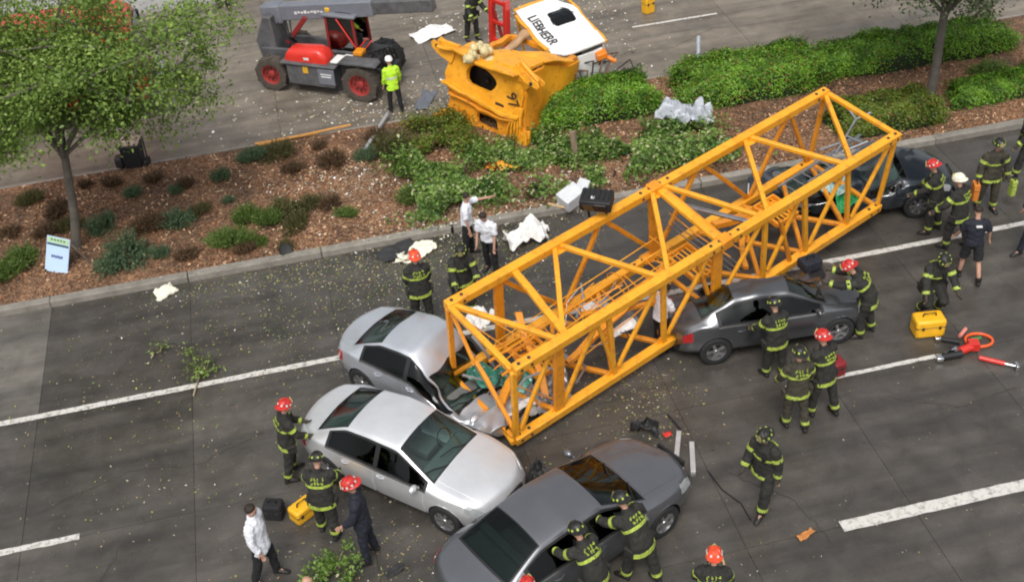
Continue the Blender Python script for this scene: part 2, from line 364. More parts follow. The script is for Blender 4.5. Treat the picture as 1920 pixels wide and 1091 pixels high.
# ------------------------------------------------------------------ fallen crane mast
mast = thing('crane_mast', 'long fallen yellow lattice crane mast lying across the crushed cars and the road', 'crane mast')
yaw, pit, rol = .436, .043, .141
a_ = V(math.cos(yaw)*math.cos(pit), math.sin(yaw)*math.cos(pit), math.sin(pit)); n_ = V(-math.sin(yaw), math.cos(yaw), 0); k_ = a_.cross(n_)
n2 = n_*math.cos(rol)+k_*math.sin(rol); k2 = a_.cross(n2)
mm = Matrix.Identity(4)
for i in range(3): mm[i][0] = a_[i]; mm[i][1] = n2[i]; mm[i][2] = k2[i]
mm[0][3], mm[1][3], mm[2][3] = 2.563, 15.406, .151
mast.matrix_world = mm
LM_, WM, HM = 10.21, 2.13, 2.15
CH = .185
def P(t, y, z): return V(t*LM_, CH/2+y*(WM-CH), CH/2+z*(HM-CH))
def member(name, p, q, w, h, mat=YEL, up=(0,0,1), bev=.012):
    b = MB(); b.beam(p, q, w, h, up); o = b.build(name, mat, mast, bevel=bev); crumple(o, {'torn_beam':.16,'end_brace':.05}.get(name,.02), .8, .4, len(bpy.data.objects)%37); return o
# chords: hollow box sections in two lengths that butt at mid-span with bolted lugs
for y, z in ((0,0),(0,1),(1,0),(1,1)):
    for t0, t1 in ((0,.4985),(.5015,1)):
        p, q = P(t0,y,z), P(t1,y,z); b = MB(); b.beam(p, q, CH, CH)
        o = b.build('chord', YEL, mast, bevel=.018)
        for tt in (t0+.012, t0+.034, t1-.012, t1-.034):
            c = P(tt,y,z); bb = MB()
            bb.lathe([(.0,-CH/2-.012),(.034,-CH/2-.012),(.034,CH/2+.012),(.0,CH/2+.012)], 10, c, 'z'); bb.build('bolt', DARK, o, fix=True)
            b2 = MB(); b2.lathe([(.0,-CH/2-.012),(.03,-CH/2-.012),(.03,CH/2+.012),(.0,CH/2+.012)], 10, c, 'y'); b2.build('bolt', DARK, o)
    b = MB(); b.beam(P(.487,y,z), P(.513,y,z), CH+.05, CH+.05); b.build('joint_sleeve', YELD, mast, bevel=.015)
BR = .095
# top face zigzag (rear chord t, front chord t)
for ta, tb, w in ((0.004,.0,.11),(.012,.105,BR),(.148,.122,.14),(.246,.115,BR),(.256,.345,BR),(.492,.362,BR),(.507,.497,.17),(.522,.603,BR),(.747,.622,BR),(.760,.846,BR),(.990,.862,BR),(.996,.997,.11)):
    member('top_brace', P(ta,1,1)+V(0,-.05,.0), P(tb,0,1)+V(0,.05,0), w, .09)
member('top_brace', P(.516,1,1)+V(0,-.05,0), P(.508,0,1)+V(0,.05,0), .07, .07, YELD)
# front face posts and rising diagonals (lower t, upper t)
for tc, tb, w in ((.006,.0,.11),(.106,.098,.22),(.24,.213,.10),(.366,.346,.11),(.505,.484,.24),(.64,.612,.11),(.765,.72,.11),(.895,.85,.10),(.994,.992,.10)):
    member('front_post', P(tc,0,0)+V(0,0,.05), P(tb,0,1)+V(0,0,-.05), w, .08, YEL if w < .2 else YELD, up=(0,1,0))
for tc, tb in ((.016,.085),(.115,.19),(.25,.335),(.376,.465),(.515,.6),(.65,.71),(.775,.838),(.905,.98)):
    member('front_brace', P(tc,0,.12), P(tb,0,1)+V(0,0,-.05), .075, .075, YEL, up=(0,1,0))
member('front_brace', P(.243,0,.03), P(.188,0,.97), .07, .07, YEL, up=(0,1,0)); member('front_brace', P(.5,0,.05), P(.43,0,.97), .08, .08, YELD, up=(0,1,0))
member('front_brace', P(.72,0,.03), P(.66,0,.8), .08, .08, YELD, up=(0,1,0))
# back face
for td, ta, w in ((.006,.004,.11),(.12,.115,.20),(.28,.118,.09),(.28,.36,.09),(.53,.37,.09),(.52,.495,.22),(.53,.62,.10),(.80,.63,.09),(.80,.88,.09),(.985,.89,.09),(.994,.996,.10)):
    member('back_post', P(td,1,0)+V(0,0,.05), P(ta,1,1)+V(0,0,-.05), w, .08, YELD, up=(0,1,0))
# bottom face
for tc, td in ((.004,.004),(.105,.02),(.105,.24),(.24,.12),(.24,.36),(.366,.24),(.366,.5),(.505,.5),(.64,.5),(.64,.76),(.765,.64),(.765,.9),(.895,.77),(.895,.99),(.995,.995)):
    member('bottom_brace', P(tc,0,0)+V(0,.06,0), P(td,1,0)+V(0,-.06,0), .09, .085, YELD)
# end frame: a cross brace bent by the fall and a bowed lower strut
member('end_brace', P(.004,1,.03), P(.004,.62,.55), .08, .08, YELD, up=(1,0,0)); member('end_brace', P(.004,.03,.12), P(.004,.62,.55), .08, .08, YELD, up=(1,0,0)); member('end_brace', P(.004,.62,.55), P(.004,.97,.93), .07, .07, YELD, up=(1,0,0))
b = MB(); b.tube([P(-.002+.012*math.sin(math.pi*i/10),1-i/10,-.03-.02*math.sin(math.pi*i/10)) for i in range(11)], .058, 10); b.build('bent_strut', YEL, mast, smooth=50)
# gusset plates where braces meet chords
for t, y, z in ((.12,0,1),(.355,0,1),(.61,0,1),(.855,0,1),(.25,1,1),(.5,1,1),(.755,1,1),(.24,0,0),(.366,0,0),(.505,0,0),(.765,0,0),(.105,0,0)):
    b = MB(); c = P(t,y,z); s = 1 if y == 0 else -1; q = -1 if z else 1
    b.prism([(-.2,0),(.2,0),(.09,.19),(-.09,.19)], c+V(0,s*.02,q*.05) , (1,0,0), (0,0,q) if z == 0 else (0,s,0), .016); b.build('gusset_plate', YEL, mast)
# inside: climbing ladder with safety hoops, rest platforms, torn lacing rods
def ladder(name, p, q, width, n, mat, r=.02, side=None, parent=mast):
    p = Vector(p); q = Vector(q); d = q-p; s = (side or Vector((0,0,1)).cross(d)).normalized()*width/2
    b = MB(); b.beam(p-s, q-s, r*2.2, r*2.2); b.beam(p+s, q+s, r*2.2, r*2.2); o = b.build(name, mat, parent, bevel=.005)
    for i in range(n):
        c = p+d*((i+.5)/n); bb = MB(); bb.tube([c-s,c+s], r*.7, 6); bb.build('rung', mat, o)
    return o
lad = ladder('ladder', P(.05,.62,.28), P(.47,.55,.50), .42, 15, YELD, .022)
for i in range(3):
    c = P(.12+.11*i,.60-.02*i,.32+.06*i); b = MB(); b.tube([c+V(0,.36*math.cos(t),.36*math.sin(t)) for t in np.linspace(0,math.pi,9)], .012, 5); b.build('safety_hoop', YELD, lad)
for k in (-.3,0,.3):
    b = MB(); b.tube([P(.07,.60,.46)+V(0,k,0), P(.46,.54,.68)+V(0,k,0)], .012, 5); b.build('cage_rail', YEL, lad)
for t, z, w in ((.13,.22,.8),(.53,.22,.9),(.77,.24,.7)):
    b = MB(); c = P(t,.5,z); b.box(c,(.62,.05,.03))
    for s in (-1,1): b.box(c+V(0,s*w/2,.04),(.64,.05,.12))
    for s in (-1,1): b.box(c+V(s*.30,0,.04),(.05,w,.12))
    o = b.build('rest_platform', YELD, mast, bevel=.008)
    for i in range(5):
        bb = MB(); bb.box(c+V(-.22+.11*i,0,.022),(.03,w*.94,.02)); bb.build('grating_bar', YEL, o)
for p, q, w in ((P(.17,.30,.14),P(.45,.45,.52),.13),(P(.28,.75,.10),P(.40,.2,.36),.11),(P(.02,.3,.22),P(.17,.85,.2),.16),(P(.10,.15,.1),P(.15,.85,.55),.12),(P(.62,.2,.12),P(.74,.8,.2),.12),(P(.66,.85,.10),P(.80,.55,.26),.20)):
    member('torn_beam', p, q, w, w*.8, YELD)
for p, q in ((P(.05,.98,.6),P(.13,.3,.2)),(P(.07,.92,.7),P(.16,.25,.3)),(P(.09,.9,.2),P(.33,.45,.62)),(P(.03,.5,.45),P(.30,.7,.55)),(P(.06,.35,.5),P(.34,.5,.6)),(P(.54,.95,.6),P(.60,.3,.25)),(P(.56,.93,.66),P(.64,.3,.2)),(P(.2,.2,.3),P(.42,.25,.5)),(P(.44,.7,.75),P(.52,.2,.3)),(P(.11,.05,.1),P(.03,.25,.5)),(P(.05,.03,.45),P(.1,.3,.05))):
    b = MB(); b.tube([p,(p+q)/2+V(0,0,-.05),q], .014, 6); b.build('lacing_rod', YELD, mast, smooth=60)
member('light_strut', P(.575,.93,.62), P(.635,.12,.72), .10, .06, STEEL)
for k in range(3): member('hanging_cable', P(.53+.012*k,.9,.5), P(.6+.012*k,.2,.08), .018, .018, STEEL, bev=0)

# aluminium ladder and tools lying inside the far end
lt = thing('aluminium_ladder', 'long aluminium ladder lying inside the far end of the yellow mast over the dark car', 'ladder', (9.75,20.25,1.22))
d = V(2.35,.98,.28); ladder('rail_pair', V(0,0,0), d, .42, 9, STEEL, .02, side=V(-d.y,d.x,0), parent=lt)
ladder('extension_rails', V(.5,.26,.06), V(.5,.26,.06)+d*.8, .36, 7, STEEL, .018, side=V(-d.y,d.x,0), parent=lt)
fr = thing('scaffold_tubing', 'bent galvanised steel frame poking out of the far end of the mast', 'steel frame', (11.3,21.1,1.35))
for p, q in ((V(0,0,0),V(.45,.1,.75)),(V(.45,.1,.75),V(.75,.0,.92)),(V(.45,.1,.75),V(.30,.25,.98)),(V(.1,-.1,.1),V(.62,-.25,.35)),(V(-.3,.2,.05),V(.5,.3,.12)),(V(.24,.05,.4),V(.6,-.05,.2))):
    b = MB(); b.tube([p,q], .028, 8); b.build('bent_tube', STEEL, fr, smooth=50)
bx = thing('floodlight', 'black boxy floodlight clamped on the top chord of the yellow mast', 'floodlight')
bx.matrix_world = Matrix.Translation(V(5.06,18.58,2.93)) @ Matrix.Rotation(R(-28),4,'Z') @ Matrix.Rotation(R(12),4,'X')
b = MB(); b.box((0,0,.12),(.62,.40,.24)); b.build('housing', BLK, bx, bevel=.03)
b = MB(); b.box((-.02,-.215,.12),(.5,.03,.17)); b.build('lens', M('dark lens glass',(.01,.01,.012),.06), bx, bevel=.01)
b = MB(); b.box((-.06,-.06,.245),(.06,.06,.012)); b.build('switch_plate', WHITE, bx)
for s in (-1,1):
    b = MB(); b.beam((s*.2,0,0),(s*.16,-.06,-.32),.05,.02); b.build('bracket', DARK, bx)
for i in range(6):
    b = MB(); b.box((-.25+.1*i,.05,.25),(.02,.26,.03)); b.build('cooling_fin', BLK, bx)

tw = thing('tangled_wreckage', 'tangle of bent grey rods and torn dark strips inside the near end of the mast', 'wreckage')
tw.matrix_world = mm
rw = random.Random(5)
for i in range(22):
    p = P(rw.uniform(.02,.36),rw.uniform(.12,.9),rw.uniform(.02,.22)); q = p+V(rw.uniform(-.7,.7),rw.uniform(-.6,.6),rw.uniform(-.05,.5)); b = MB(); r_ = rw.uniform(.012,.03)
    b.tube([p,p.lerp(q,.4)+V(rw.uniform(-.15,.15),rw.uniform(-.15,.15),rw.uniform(0,.15)),q],r_,6); b.build('bent_rod', (STEEL,DARK,M('dull grey paint',(.24,.25,.26),.6))[i%3], tw, smooth=50)
for i in range(9):
    p = P(rw.uniform(.05,.5),rw.uniform(.15,.85),rw.uniform(.02,.12)); b = MB(); b.box(p,(rw.uniform(.3,.7),rw.uniform(.12,.3),.015)); crumple(b.build('torn_strip', (M('dull grey paint',(.24,.25,.26),.6),DARK,WHITE)[i%3], tw), .14, 2.5, .08, i)
# ------------------------------------------------------------------ cars
def smooth1(xs, ks, vs, sig=.05):
    d = np.arange(-2.9,2.9,.01); y = np.interp(d, ks, vs); k = np.exp(-.5*(np.arange(-40,41)*.01/sig)**2); k /= k.sum()
    y = np.convolve(np.pad(y,40,'edge'), k, 'valid'); return np.interp(xs, d, y)
XK = sorted(set([round(v,3) for v in list(np.arange(-2.4,2.401,.06))+[-1.70,-.98,-.93,-1.75,.26,.31,1.12,1.17,-.20,-.10,-1.30,.98,-1.0,1.04,2.36,2.38,2.395,-2.36,-2.38,-2.395]]))
SK = [0,.5,1,1.15,1.3,1.5,1.7,1.85,2,2.15,2.35,2.55,2.75,2.9,3.0,3.08,3.16,3.3,3.45,3.6,3.74,3.84,3.93,4.0,4.06,4.14,4.3,4.5,4.8,5.1,5.5,6.0]
def ring_fn(x):
    zt = smooth1(x,[-2.42,-2.36,-2.28,-1.74,-.98,-.4,.26,1.16,1.9,2.25,2.38,2.42],[.60,.92,1.0,1.07,1.385,1.445,1.415,1.0,.90,.80,.66,.5],.05)
    drop = smooth1(x,[-2.4,-1.8,-.98,.26,1.16,2.4],[.03,.05,.075,.075,.055,.05],.08)
    w4 = smooth1(x,[-2.4,-1.9,-1.72,-.98,-.3,.26,1.16,2.0,2.4],[.60,.68,.68,.575,.60,.585,.735,.70,.52],.07)
    zb = smooth1(x,[-2.4,-1.8,-.6,1.16,2.0,2.4],[.82,.955,.915,.875,.80,.56],.1)
    w3 = smooth1(x,[-2.4,-2.2,-1.6,0,1.4,2.15,2.4],[.70,.79,.86,.875,.86,.77,.62],.08)
    w2 = smooth1(x,[-2.4,-2.25,-1.6,0,1.5,2.2,2.4],[.72,.82,.905,.915,.905,.82,.66],.08)
    w1 = smooth1(x,[-2.4,-2.2,-1.6,0,1.5,2.2,2.4],[.62,.74,.84,.86,.84,.74,.58],.08)
    z1 = smooth1(x,[-2.4,-2.2,-1.8,1.8,2.2,2.4],[.34,.27,.22,.20,.22,.30],.08)
    zb = np.minimum(zb, zt-drop-.015); z2 = np.minimum(.62, zb-.06)
    return [np.stack([a,b],-1) for a,b in ((0*x,z1-.02),(w1,z1),(w2,z2),(w3,zb),(w4,zt-drop),(w4*.55,zt-.012),(0*x,zt))]
def car_surf():
    x = np.array(XK); c = ring_fn(x); s = np.array(SK); g = np.zeros((len(x),len(s),3))
    for j, t in enumerate(s):
        k = min(int(t),5); f = t-k; p = c[k]*(1-f)+c[k+1]*f; g[:,j,1:] = p
    q = g.copy()
    for it in range(4):                                                # round the section off
        h = q.copy(); h[:,1:-1,1:] = q[:,1:-1,1:]*.5+(q[:,:-2,1:]+q[:,2:,1:])*.25
        wgt = np.array([.0 if t < 1 else .75 if t < 3.8 else 1. for t in SK])[None,:,None]; q[:,:,1:] = q[:,:,1:]*(1-wgt)+h[:,:,1:]*wgt
    g = q
    X = np.repeat(x[:,None],len(s),1); ax = np.abs(X); e = np.clip((ax-1.2)/1.2,0,1)**2
    g[:,:,0] = X - np.sign(X)*e*.30*(np.abs(g[:,:,1])/.85)**2
    return g
GS = car_surf()
XKi = {v:i for i,v in enumerate(XK)}; SKi = {v:i for i,v in enumerate(SK)}
def xi(v): return min(range(len(XK)), key=lambda i: abs(XK[i]-v))
def si(v): return min(range(len(SK)), key=lambda i: abs(SK[i]-v))
WIN_S = (si(3.08), si(3.84)); WSH = (xi(.31), xi(1.12)); RGL = (xi(-1.70), xi(-.98))
SIDE = ((xi(-1.30),xi(-.20)), (xi(-.10),xi(.98)))
WH_X = (1.42, -1.42); WH_R = .325; ARCH = .375
def patch(x0, x1, s0, s1, side, off, deform, th=.012, full=False, keep=None):
    """solid shell lifted from the body surface"""
    b = MB(); cols = [(j,side) for j in range(s0,s1+1)]
    if full: cols = [(j,1) for j in range(s0,len(SK))] + [(j,-1) for j in range(len(SK)-2,s0-1,-1)]
    n, k = x1-x0+1, len(cols)
    pt = np.zeros((n,k,3))
    for a in range(n):
        for c,(j,sg) in enumerate(cols): pt[a,c] = GS[x0+a,j]*np.array([1,sg,1])
    dx = np.gradient(pt,axis=0); ds = np.gradient(pt,axis=1); nr = np.cross(dx,ds); nr /= np.linalg.norm(nr,axis=2,keepdims=True)+1e-9
    if full:
        if nr[n//2,k//2,2] < 0: nr = -nr
    elif nr[n//2,k//2,1]*side < 0: nr = -nr
    o = pt+nr*off; i_ = pt+nr*(off-th)
    idx = lambda a,c: a*k+c
    fs = []; vs = [deform(p) for p in o.reshape(-1,3)] + [deform(p) for p in i_.reshape(-1,3)]; N = n*k
    for a in range(n-1):
        for c in range(k-1):
            if keep and not keep(pt[a:a+2,c:c+2].reshape(-1,3).mean(0)): continue
            q = (idx(a,c),idx(a+1,c),idx(a+1,c+1),idx(a,c+1)); fs.append(q)
    for a in range(n-1):
        for c in (0,k-1): fs.append((idx(a,c),idx(a+1,c),N+idx(a+1,c),N+idx(a,c)))
    for c in range(k-1):
        for a in (0,n-1): fs.append((idx(a,c),idx(a,c+1),N+idx(a,c+1),N+idx(a,c)))
    return b.add(vs, fs)
WHEEL_ME = {}
def wheel_meshes(kind):
    if kind in WHEEL_ME: return WHEEL_ME[kind]
    R0 = WH_R; b = MB(); prof = [(.20,-.10),(.215,-.105),(.29,-.108),(.315,-.095),(R0,-.07),(R0,.07),(.315,.095),(.29,.108),(.215,.105),(.20,.10)]
    b.lathe(prof, 32, (0,0,0), 'y', caps=False); ty = b.mesh('wheel', M('tyre rubber',(.018,.018,.019),.75,var=.25), 50)
    r = MB(); r.lathe([(.205,-.09),(.21,.098),(.195,.10),(.185,.06),(.18,.0),(.01,-.01)], 32, (0,0,0), 'y', caps=False)
    ns = 5 if kind == 'five' else 7
    for i in range(ns):
        t = 2*math.pi*i/ns; d = V(math.cos(t),0,math.sin(t)); u = V(-math.sin(t),0,math.cos(t))
        r.beam(d*.03+V(0,.07,0), d*.195+V(0,.085,0), .055, .03, up=(0,1,0))
    r.lathe([(.0,.10),(.045,.10),(.055,.085),(.055,.05)], 14, (0,0,0), 'y', caps=False)
    ri = r.mesh('rim', M('alloy wheel',(.46,.46,.47),.32,.85,var=.12), 40)
    br = MB(); br.lathe([(.0,.02),(.14,.02),(.14,.0)],20,(0,0,0),'y',caps=False); bm_ = br.mesh('brake_disc', M('brake disc',(.05,.05,.05),.5,.5), 30)
    WHEEL_ME[kind] = (ty,ri,bm_); return WHEEL_ME[kind]
def make_car(label, loc, yaw, paint, sx=1., sy=1., sz=1., deform=None, skip_wheels=(), kind='five', glass=None, tail_red=True, group=None, doors=True, rim=True, tilt=(0,0), steer=0):
    sc = np.array([sx,sy,sz]); df = deform or (lambda p: p)
    D = lambda p: tuple(df(np.array(p)*sc))
    root = thing('sedan_car', label, 'car', loc, 0, group); root.rotation_euler = (R(tilt[0]),R(tilt[1]),yaw)
    n, k = len(XK), len(SK); cols = [(j,1) for j in range(k)]+[(j,-1) for j in range(k-2,0,-1)]; K = len(cols)
    vs = np.zeros((n,K,3))
    for c,(j,sg) in enumerate(cols): vs[:,c] = GS[:,j]*np.array([1,sg,1])
    # wheel arches: pull the grid onto the arch circle
    inside = np.zeros((n,K),bool)
    for wx in WH_X:
        dx = vs[:,:,0]-wx; dz = vs[:,:,2]-WH_R; r = np.hypot(dx,dz); sel = np.array([j < si(3.0) for j,_ in cols])[None,:] & (r < ARCH)
        inside |= sel
    verts = vs.copy()
    for wx in WH_X:
        dx = vs[:,:,0]-wx; dz = vs[:,:,2]-WH_R; r = np.hypot(dx,dz)+1e-6; sel = inside & (r < ARCH) & (np.abs(vs[:,:,1]) > .5)
        verts[:,:,0] = np.where(sel, wx+dx/r*ARCH, verts[:,:,0]); verts[:,:,2] = np.where(sel, WH_R+dz/r*ARCH, verts[:,:,2])
    b = MB(); fs = []; mi = []
    for a in range(n-1):
        for c in range(K):
            c2 = (c+1) % K; j = min(cols[c][0], cols[c2][0]); sg = cols[c][1] if cols[c][0] not in (0,k-1) else cols[c2][1]
            q = [(a,c),(a+1,c),(a+1,c2),(a,c2)]
            if all(inside[i] for i in q): continue
            if WIN_S[0] <= j < WIN_S[1] and any(x0 <= a < x1 for x0,x1 in SIDE): continue
            if j >= si(4.14) and (WSH[0] <= a < WSH[1] or RGL[0] <= a < RGL[1]): continue
            m_ = 0
            if j < 1: m_ = 1
            if j >= si(4.06) and (WSH[0]-1 <= a < WSH[1]+1 or RGL[0]-1 <= a < RGL[1]+1): m_ = 1
            if si(3.0) <= j < si(3.93) and xi(-1.36) <= a < xi(1.04): m_ = 1
            fs.append(tuple(i[0]*K+i[1] for i in q)); mi.append(m_)
    fs.append(tuple(range(K))); mi.append(0); fs.append(tuple((n-1)*K+c for c in range(K))); mi.append(0)
    b.v = [D(p) for p in verts.reshape(-1,3)]; b.f = fs; b.m = mi
    body = b.build('body', [paint, BLK], root, smooth=38)
    gm = glass or glass_mat('tinted car glass', (.10,.13,.13), .02)
    patch(WSH[0],WSH[1],si(4.14),0,1,-.004,D,.006,True).build('windshield', gm, root, smooth=60)
    patch(RGL[0],RGL[1],si(4.14),0,1,-.004,D,.006,True).build('rear_window', gm, root, smooth=60)
    sg_ = glass_mat('dark side glass', (.035,.04,.042), 0.0)
    for sd in (1,-1):
        for x0,x1 in SIDE: patch(x0,x1,WIN_S[0],WIN_S[1],sd,-.006,D,.006).build('side_window', sg_, root, smooth=60)
        if doors:
            for x0,x1,hx in ((xi(-.98),xi(-.20),-.86),(xi(-.14),xi(.98),-.0)):
                d = patch(x0,x1,si(1.3),si(2.9),sd,.007,D,.02,keep=lambda p: math.hypot(p[0]+1.42,p[2]-WH_R) > ARCH+.02).build('door', paint, root, smooth=40)
                hb = MB(); hp = [V(hx-.09,sd*.905,.79),V(hx+.0,sd*.935,.795),V(hx+.09,sd*.905,.80)]; hb.tube([D(p) for p in hp], .014, 6); hb.build('handle', paint, d, smooth=50)
        mb = MB(); mb.ball(V(0,0,0),(.07,.11,.065),10); mb.xf(Matrix.Translation(V(.86,sd*.985,.965)))
        mb.beam((.9,sd*.86,.92),(.87,sd*.95,.95),.04,.03); mb.v = [D(p) for p in mb.v]; mb.build('mirror', paint, root, smooth=50)
        patch(xi(1.98),xi(2.34),si(2.35),si(3.6),sd,.006,D,.02).build('headlight', M('headlight lens',(.42,.44,.45),.12,.3,coat=1.), root, smooth=50)
        patch(xi(-2.37),xi(-2.1),si(2.15),si(3.0),sd,.006,D,.02).build('tail_light', M('tail light lens',(.38,.012,.015),.15,coat=1.), root, smooth=50)
        st = patch(xi(-1.36),xi(1.04),si(2.9),si(3.0),sd,.009,D,.012); st.build('belt_trim', M('bright trim',(.5,.5,.5),.25,.9) if rim else BLK, root, smooth=50)
    # front: grille, plate, bumper lip ; rear: plate
    def slab(name, x, y, z, dx, dy, dz, mat, par=root): q = MB(); q.box((x,y,z),(dx,dy,dz)); q.v = [D(p) for p in q.v]; return q.build(name, mat, par, bevel=.006)
    slab('grille', 2.385,0,.60,.05,.62,.13, BLK); slab('lower_grille', 2.39,0,.38,.04,.9,.10, BLK); slab('number_plate', -2.41,0,.72,.02,.34,.14, WHITE)
    patch(xi(1.17),xi(2.25),si(4.3),0,1,.006,D,.016,True).build('hood', paint, root, smooth=40)
    patch(xi(-2.30),xi(-1.75),si(4.3),0,1,.006,D,.016,True).build('trunk_lid', paint, root, smooth=40)
    # wipers, interior
    for yy in (.35,-.25):
        wv = MB(); wv.tube([D((1.14,yy,1.015)),D((1.0,yy-.25,1.075)),D((.93,yy-.55 if yy > 0 else yy-.4,1.08))], .012, 5); wv.build('wiper', BLK, root)
    INT = M('grey upholstery',(.13,.135,.13),.8)
    q = MB(); q.box((-.1,0,.30),(2.9,1.5,.06)); q.v = [D(p) for p in q.v]; q.build('cabin_floor', INT, root)
    q = MB(); q.box((.86,0,.83),(.36,1.34,.2)); q.v = [D(p) for p in q.v]; q.build('dashboard', INT, root, bevel=.05)
    q = MB(); q.box((-1.52,0,.94),(.42,1.2,.05)); q.v = [D(p) for p in q.v]; q.build('parcel_shelf', INT, root)
    for yy in (.36,-.36):
        q = MB(); q.box((.05,yy,.5),(.5,.46,.18)); q.box((-.22,yy,.82),(.14,.46,.55)); q.box((-.27,yy,1.17),(.09,.26,.16)); q.v = [D(p) for p in q.v]; q.build('seat', INT, root, bevel=.04)
    q = MB(); q.box((-.95,0,.5),(.5,1.3,.18)); q.box((-1.22,0,.8),(.16,1.3,.5)); q.v = [D(p) for p in q.v]; q.build('rear_bench', INT, root, bevel=.04)
    q = MB(); q.lathe([(.17,-.012),(.19,0),(.17,.012)],20,(0,0,0),'z',caps=False); q.xf(Matrix.Translation(V(.58,.36,.92))@Matrix.Rotation(R(65),4,'Y')); q.v = [D(p) for p in q.v]; q.build('steering_wheel', BLK, root)
    ty, ri, bd = wheel_meshes(kind)
    for i, wx in enumerate(WH_X):
        for sd in (1,-1):
            ln = MB(); rr = []
            for t in np.linspace(-.15,math.pi+.15,15): rr.append([D((wx+math.cos(t)*(ARCH+.004),sd*yy,WH_R+math.sin(t)*(ARCH+.004))) for yy in (.56,.86)])
            ln.loft([[Vector(p) for p in r_] for r_ in rr], False, closed=False); ln.build('wheel_well', BLK, root)
            if (i,sd) in skip_wheels: continue
            o = inst('wheel', ty, root, (wx*sx,sd*.785*sy,WH_R), (0,0,R(steer) if i == 0 else 0)); r2 = inst('rim', ri, o, (0,0,0), (0,0,0 if sd > 0 else math.pi)); inst('brake_disc', bd, o, (0,0,0), (0,0,0 if sd > 0 else math.pi))
    return root
def paint(name, col, metal=.75, rough=.32): return M(name, col, rough, metal, var=.05, scale=3, coat=.9, bump=.0)
P_SIL = paint('silver car paint',(.80,.81,.83),.62,.36); P_SILB = paint('blue silver car paint',(.62,.65,.70),.66,.36); P_GRY = paint('graphite car paint',(.175,.182,.20),.7,.34); P_DRK = paint('dark silver car paint',(.125,.13,.14),.75,.28); P_NVY = paint('blue black car paint',(.022,.030,.042),.5)
CLR = glass_mat('green tinted clear glass', (.62,.80,.76), .04)
def jit(p, a=.03, f=4.): 
    v = Vector((float(p[0])*f,float(p[1])*f,float(p[2])*f)); return np.array(mnoise.noise_vector(v))*a
def sm(a, b, x): t = min(1,max(0,(x-a)/(b-a))); return t*t*(3-2*t)
def crush_front(p):            # front half pressed flat under the mast
    k = sm(-.15,.75,p[0]); top = .34+.10*sm(.2,-.6,p[1])+.04*math.sin(p[0]*9)
    z = p[2]
    if z > top: z = z*(1-k)+(top+(z-top)*.12)*k
    q = np.array([p[0]-.25*sm(1.2,2.3,p[0]),p[1],z]); return q+jit(q,.13,3.)*k+jit(q,.05,2.)*.5*sm(.6,1.1,p[2])
def crush_left(p):             # far side pressed in by the lower chord
    k = sm(-.18,.55,p[1])*sm(1.6,.8,p[0]); kr = sm(-1.5,-2.2,p[0])*.35
    z = p[2]; lim = .46
    if z > lim: z = z*(1-k)+(lim+(z-lim)*.12)*k
    z = z*(1-kr)+.5*kr*z; q = np.array([p[0],p[1],z]); return q+jit(q,.15,2.6)*max(k,kr)+jit(q,.05,2.)*sm(.7,1.2,p[2])
def crush_rear(p):             # cabin and tail flattened under the far end of the mast
    k = sm(1.15,.35,p[0]); z = p[2]; lim = .52-.1*sm(.3,.9,p[1])
    if z > lim: z = z*(1-k)+(lim+(z-lim)*.15)*k
    q = np.array([p[0],p[1],z]); return q+jit(q,.10,3.)*k+jit(q,.02,5.)*.6
def dents(p): 
    k = sm(1.7,2.3,p[0]); q = np.array(p); return q+jit(q,.05,3.)*k
GR = 'cars wrecked by the fallen mast'
make_car('pale blue silver sedan with its front crushed flat under the near end of the mast', (1.50,17.42,0), R(-48), P_SILB, .90,.98,1, crush_front, ((0,1),(0,-1)), 'seven', CLR, group=GR)
make_car('bright silver sedan with intact roof nosed against the near end of the mast', (.62,15.36,0), R(-44.6), P_SIL, .90,.965,1, dents, (), 'seven', CLR, group=GR)
make_car('graphite grey sedan with two firefighters leaning at its side', (2.86,12.97,0), R(25), P_GRY, 1.0,.98,1, dents, (), 'five', glass_mat('grey green glass',(.20,.30,.28),.0), group=GR)
make_car('dark silver sedan pinned broadside under the lower chord of the mast', (8.15,17.42,0), R(-3), P_DRK, .88,.97,1, crush_left, ((1,1),(0,1)), 'five', CLR, group=GR)
make_car('blue black car with only its hood and front wheel clear of the mast far end', (11.72,21.1,0), R(-12), P_NVY, .96,.98,1, crush_rear, ((1,1),(1,-1)), 'seven', CLR, group=GR)
# ------------------------------------------------------------------ people
SKINM = M('skin',(.48,.27,.19),.55,var=.08); SKIND = M('skin deeper',(.30,.16,.10),.55,var=.08)
FFCOAT = M('black fire coat cloth',(.022,.021,.018),.85,var=.55,scale=5,bump=.3,bscale=60); FFBRN = M('brown black fire coat cloth',(.042,.037,.025),.85,var=.5,scale=5,bump=.3,bscale=60)
NAVY = M('navy cloth',(.012,.014,.024),.8,var=.2,bump=.2); BLKC = M('black cloth',(.012,.012,.014),.85,var=.2,bump=.2)
WSH_ = M('white shirt cloth',(.74,.76,.82),.75,var=.04,bump=.25,bscale=25); HIV = M('hi-vis lime cloth',(.50,.86,.04),.65,var=.06,bump=.2)
JEANS = M('blue jeans',(.05,.09,.22),.8); BOOT = M('boot leather',(.015,.014,.013),.55); GLOVE = M('glove leather',(.05,.042,.03),.8)
HAIR = M('dark brown hair',(.022,.013,.008),.6,var=.3,scale=40,bump=.6,bscale=120)
H_RED = M('red helmet shell',(.52,.028,.022),.45,coat=.1,var=.35,scale=14); H_ORG = M('orange red helmet shell',(.70,.075,.025),.45,coat=.1,var=.3,scale=14); H_BLK = M('black helmet shell',(.016,.016,.014),.5,coat=.1,var=.4,scale=14); H_WHT = M('white helmet shell',(.80,.77,.62),.35,coat=.4,var=.05); H_HAT = M('hard hat white',(.82,.82,.82),.3)
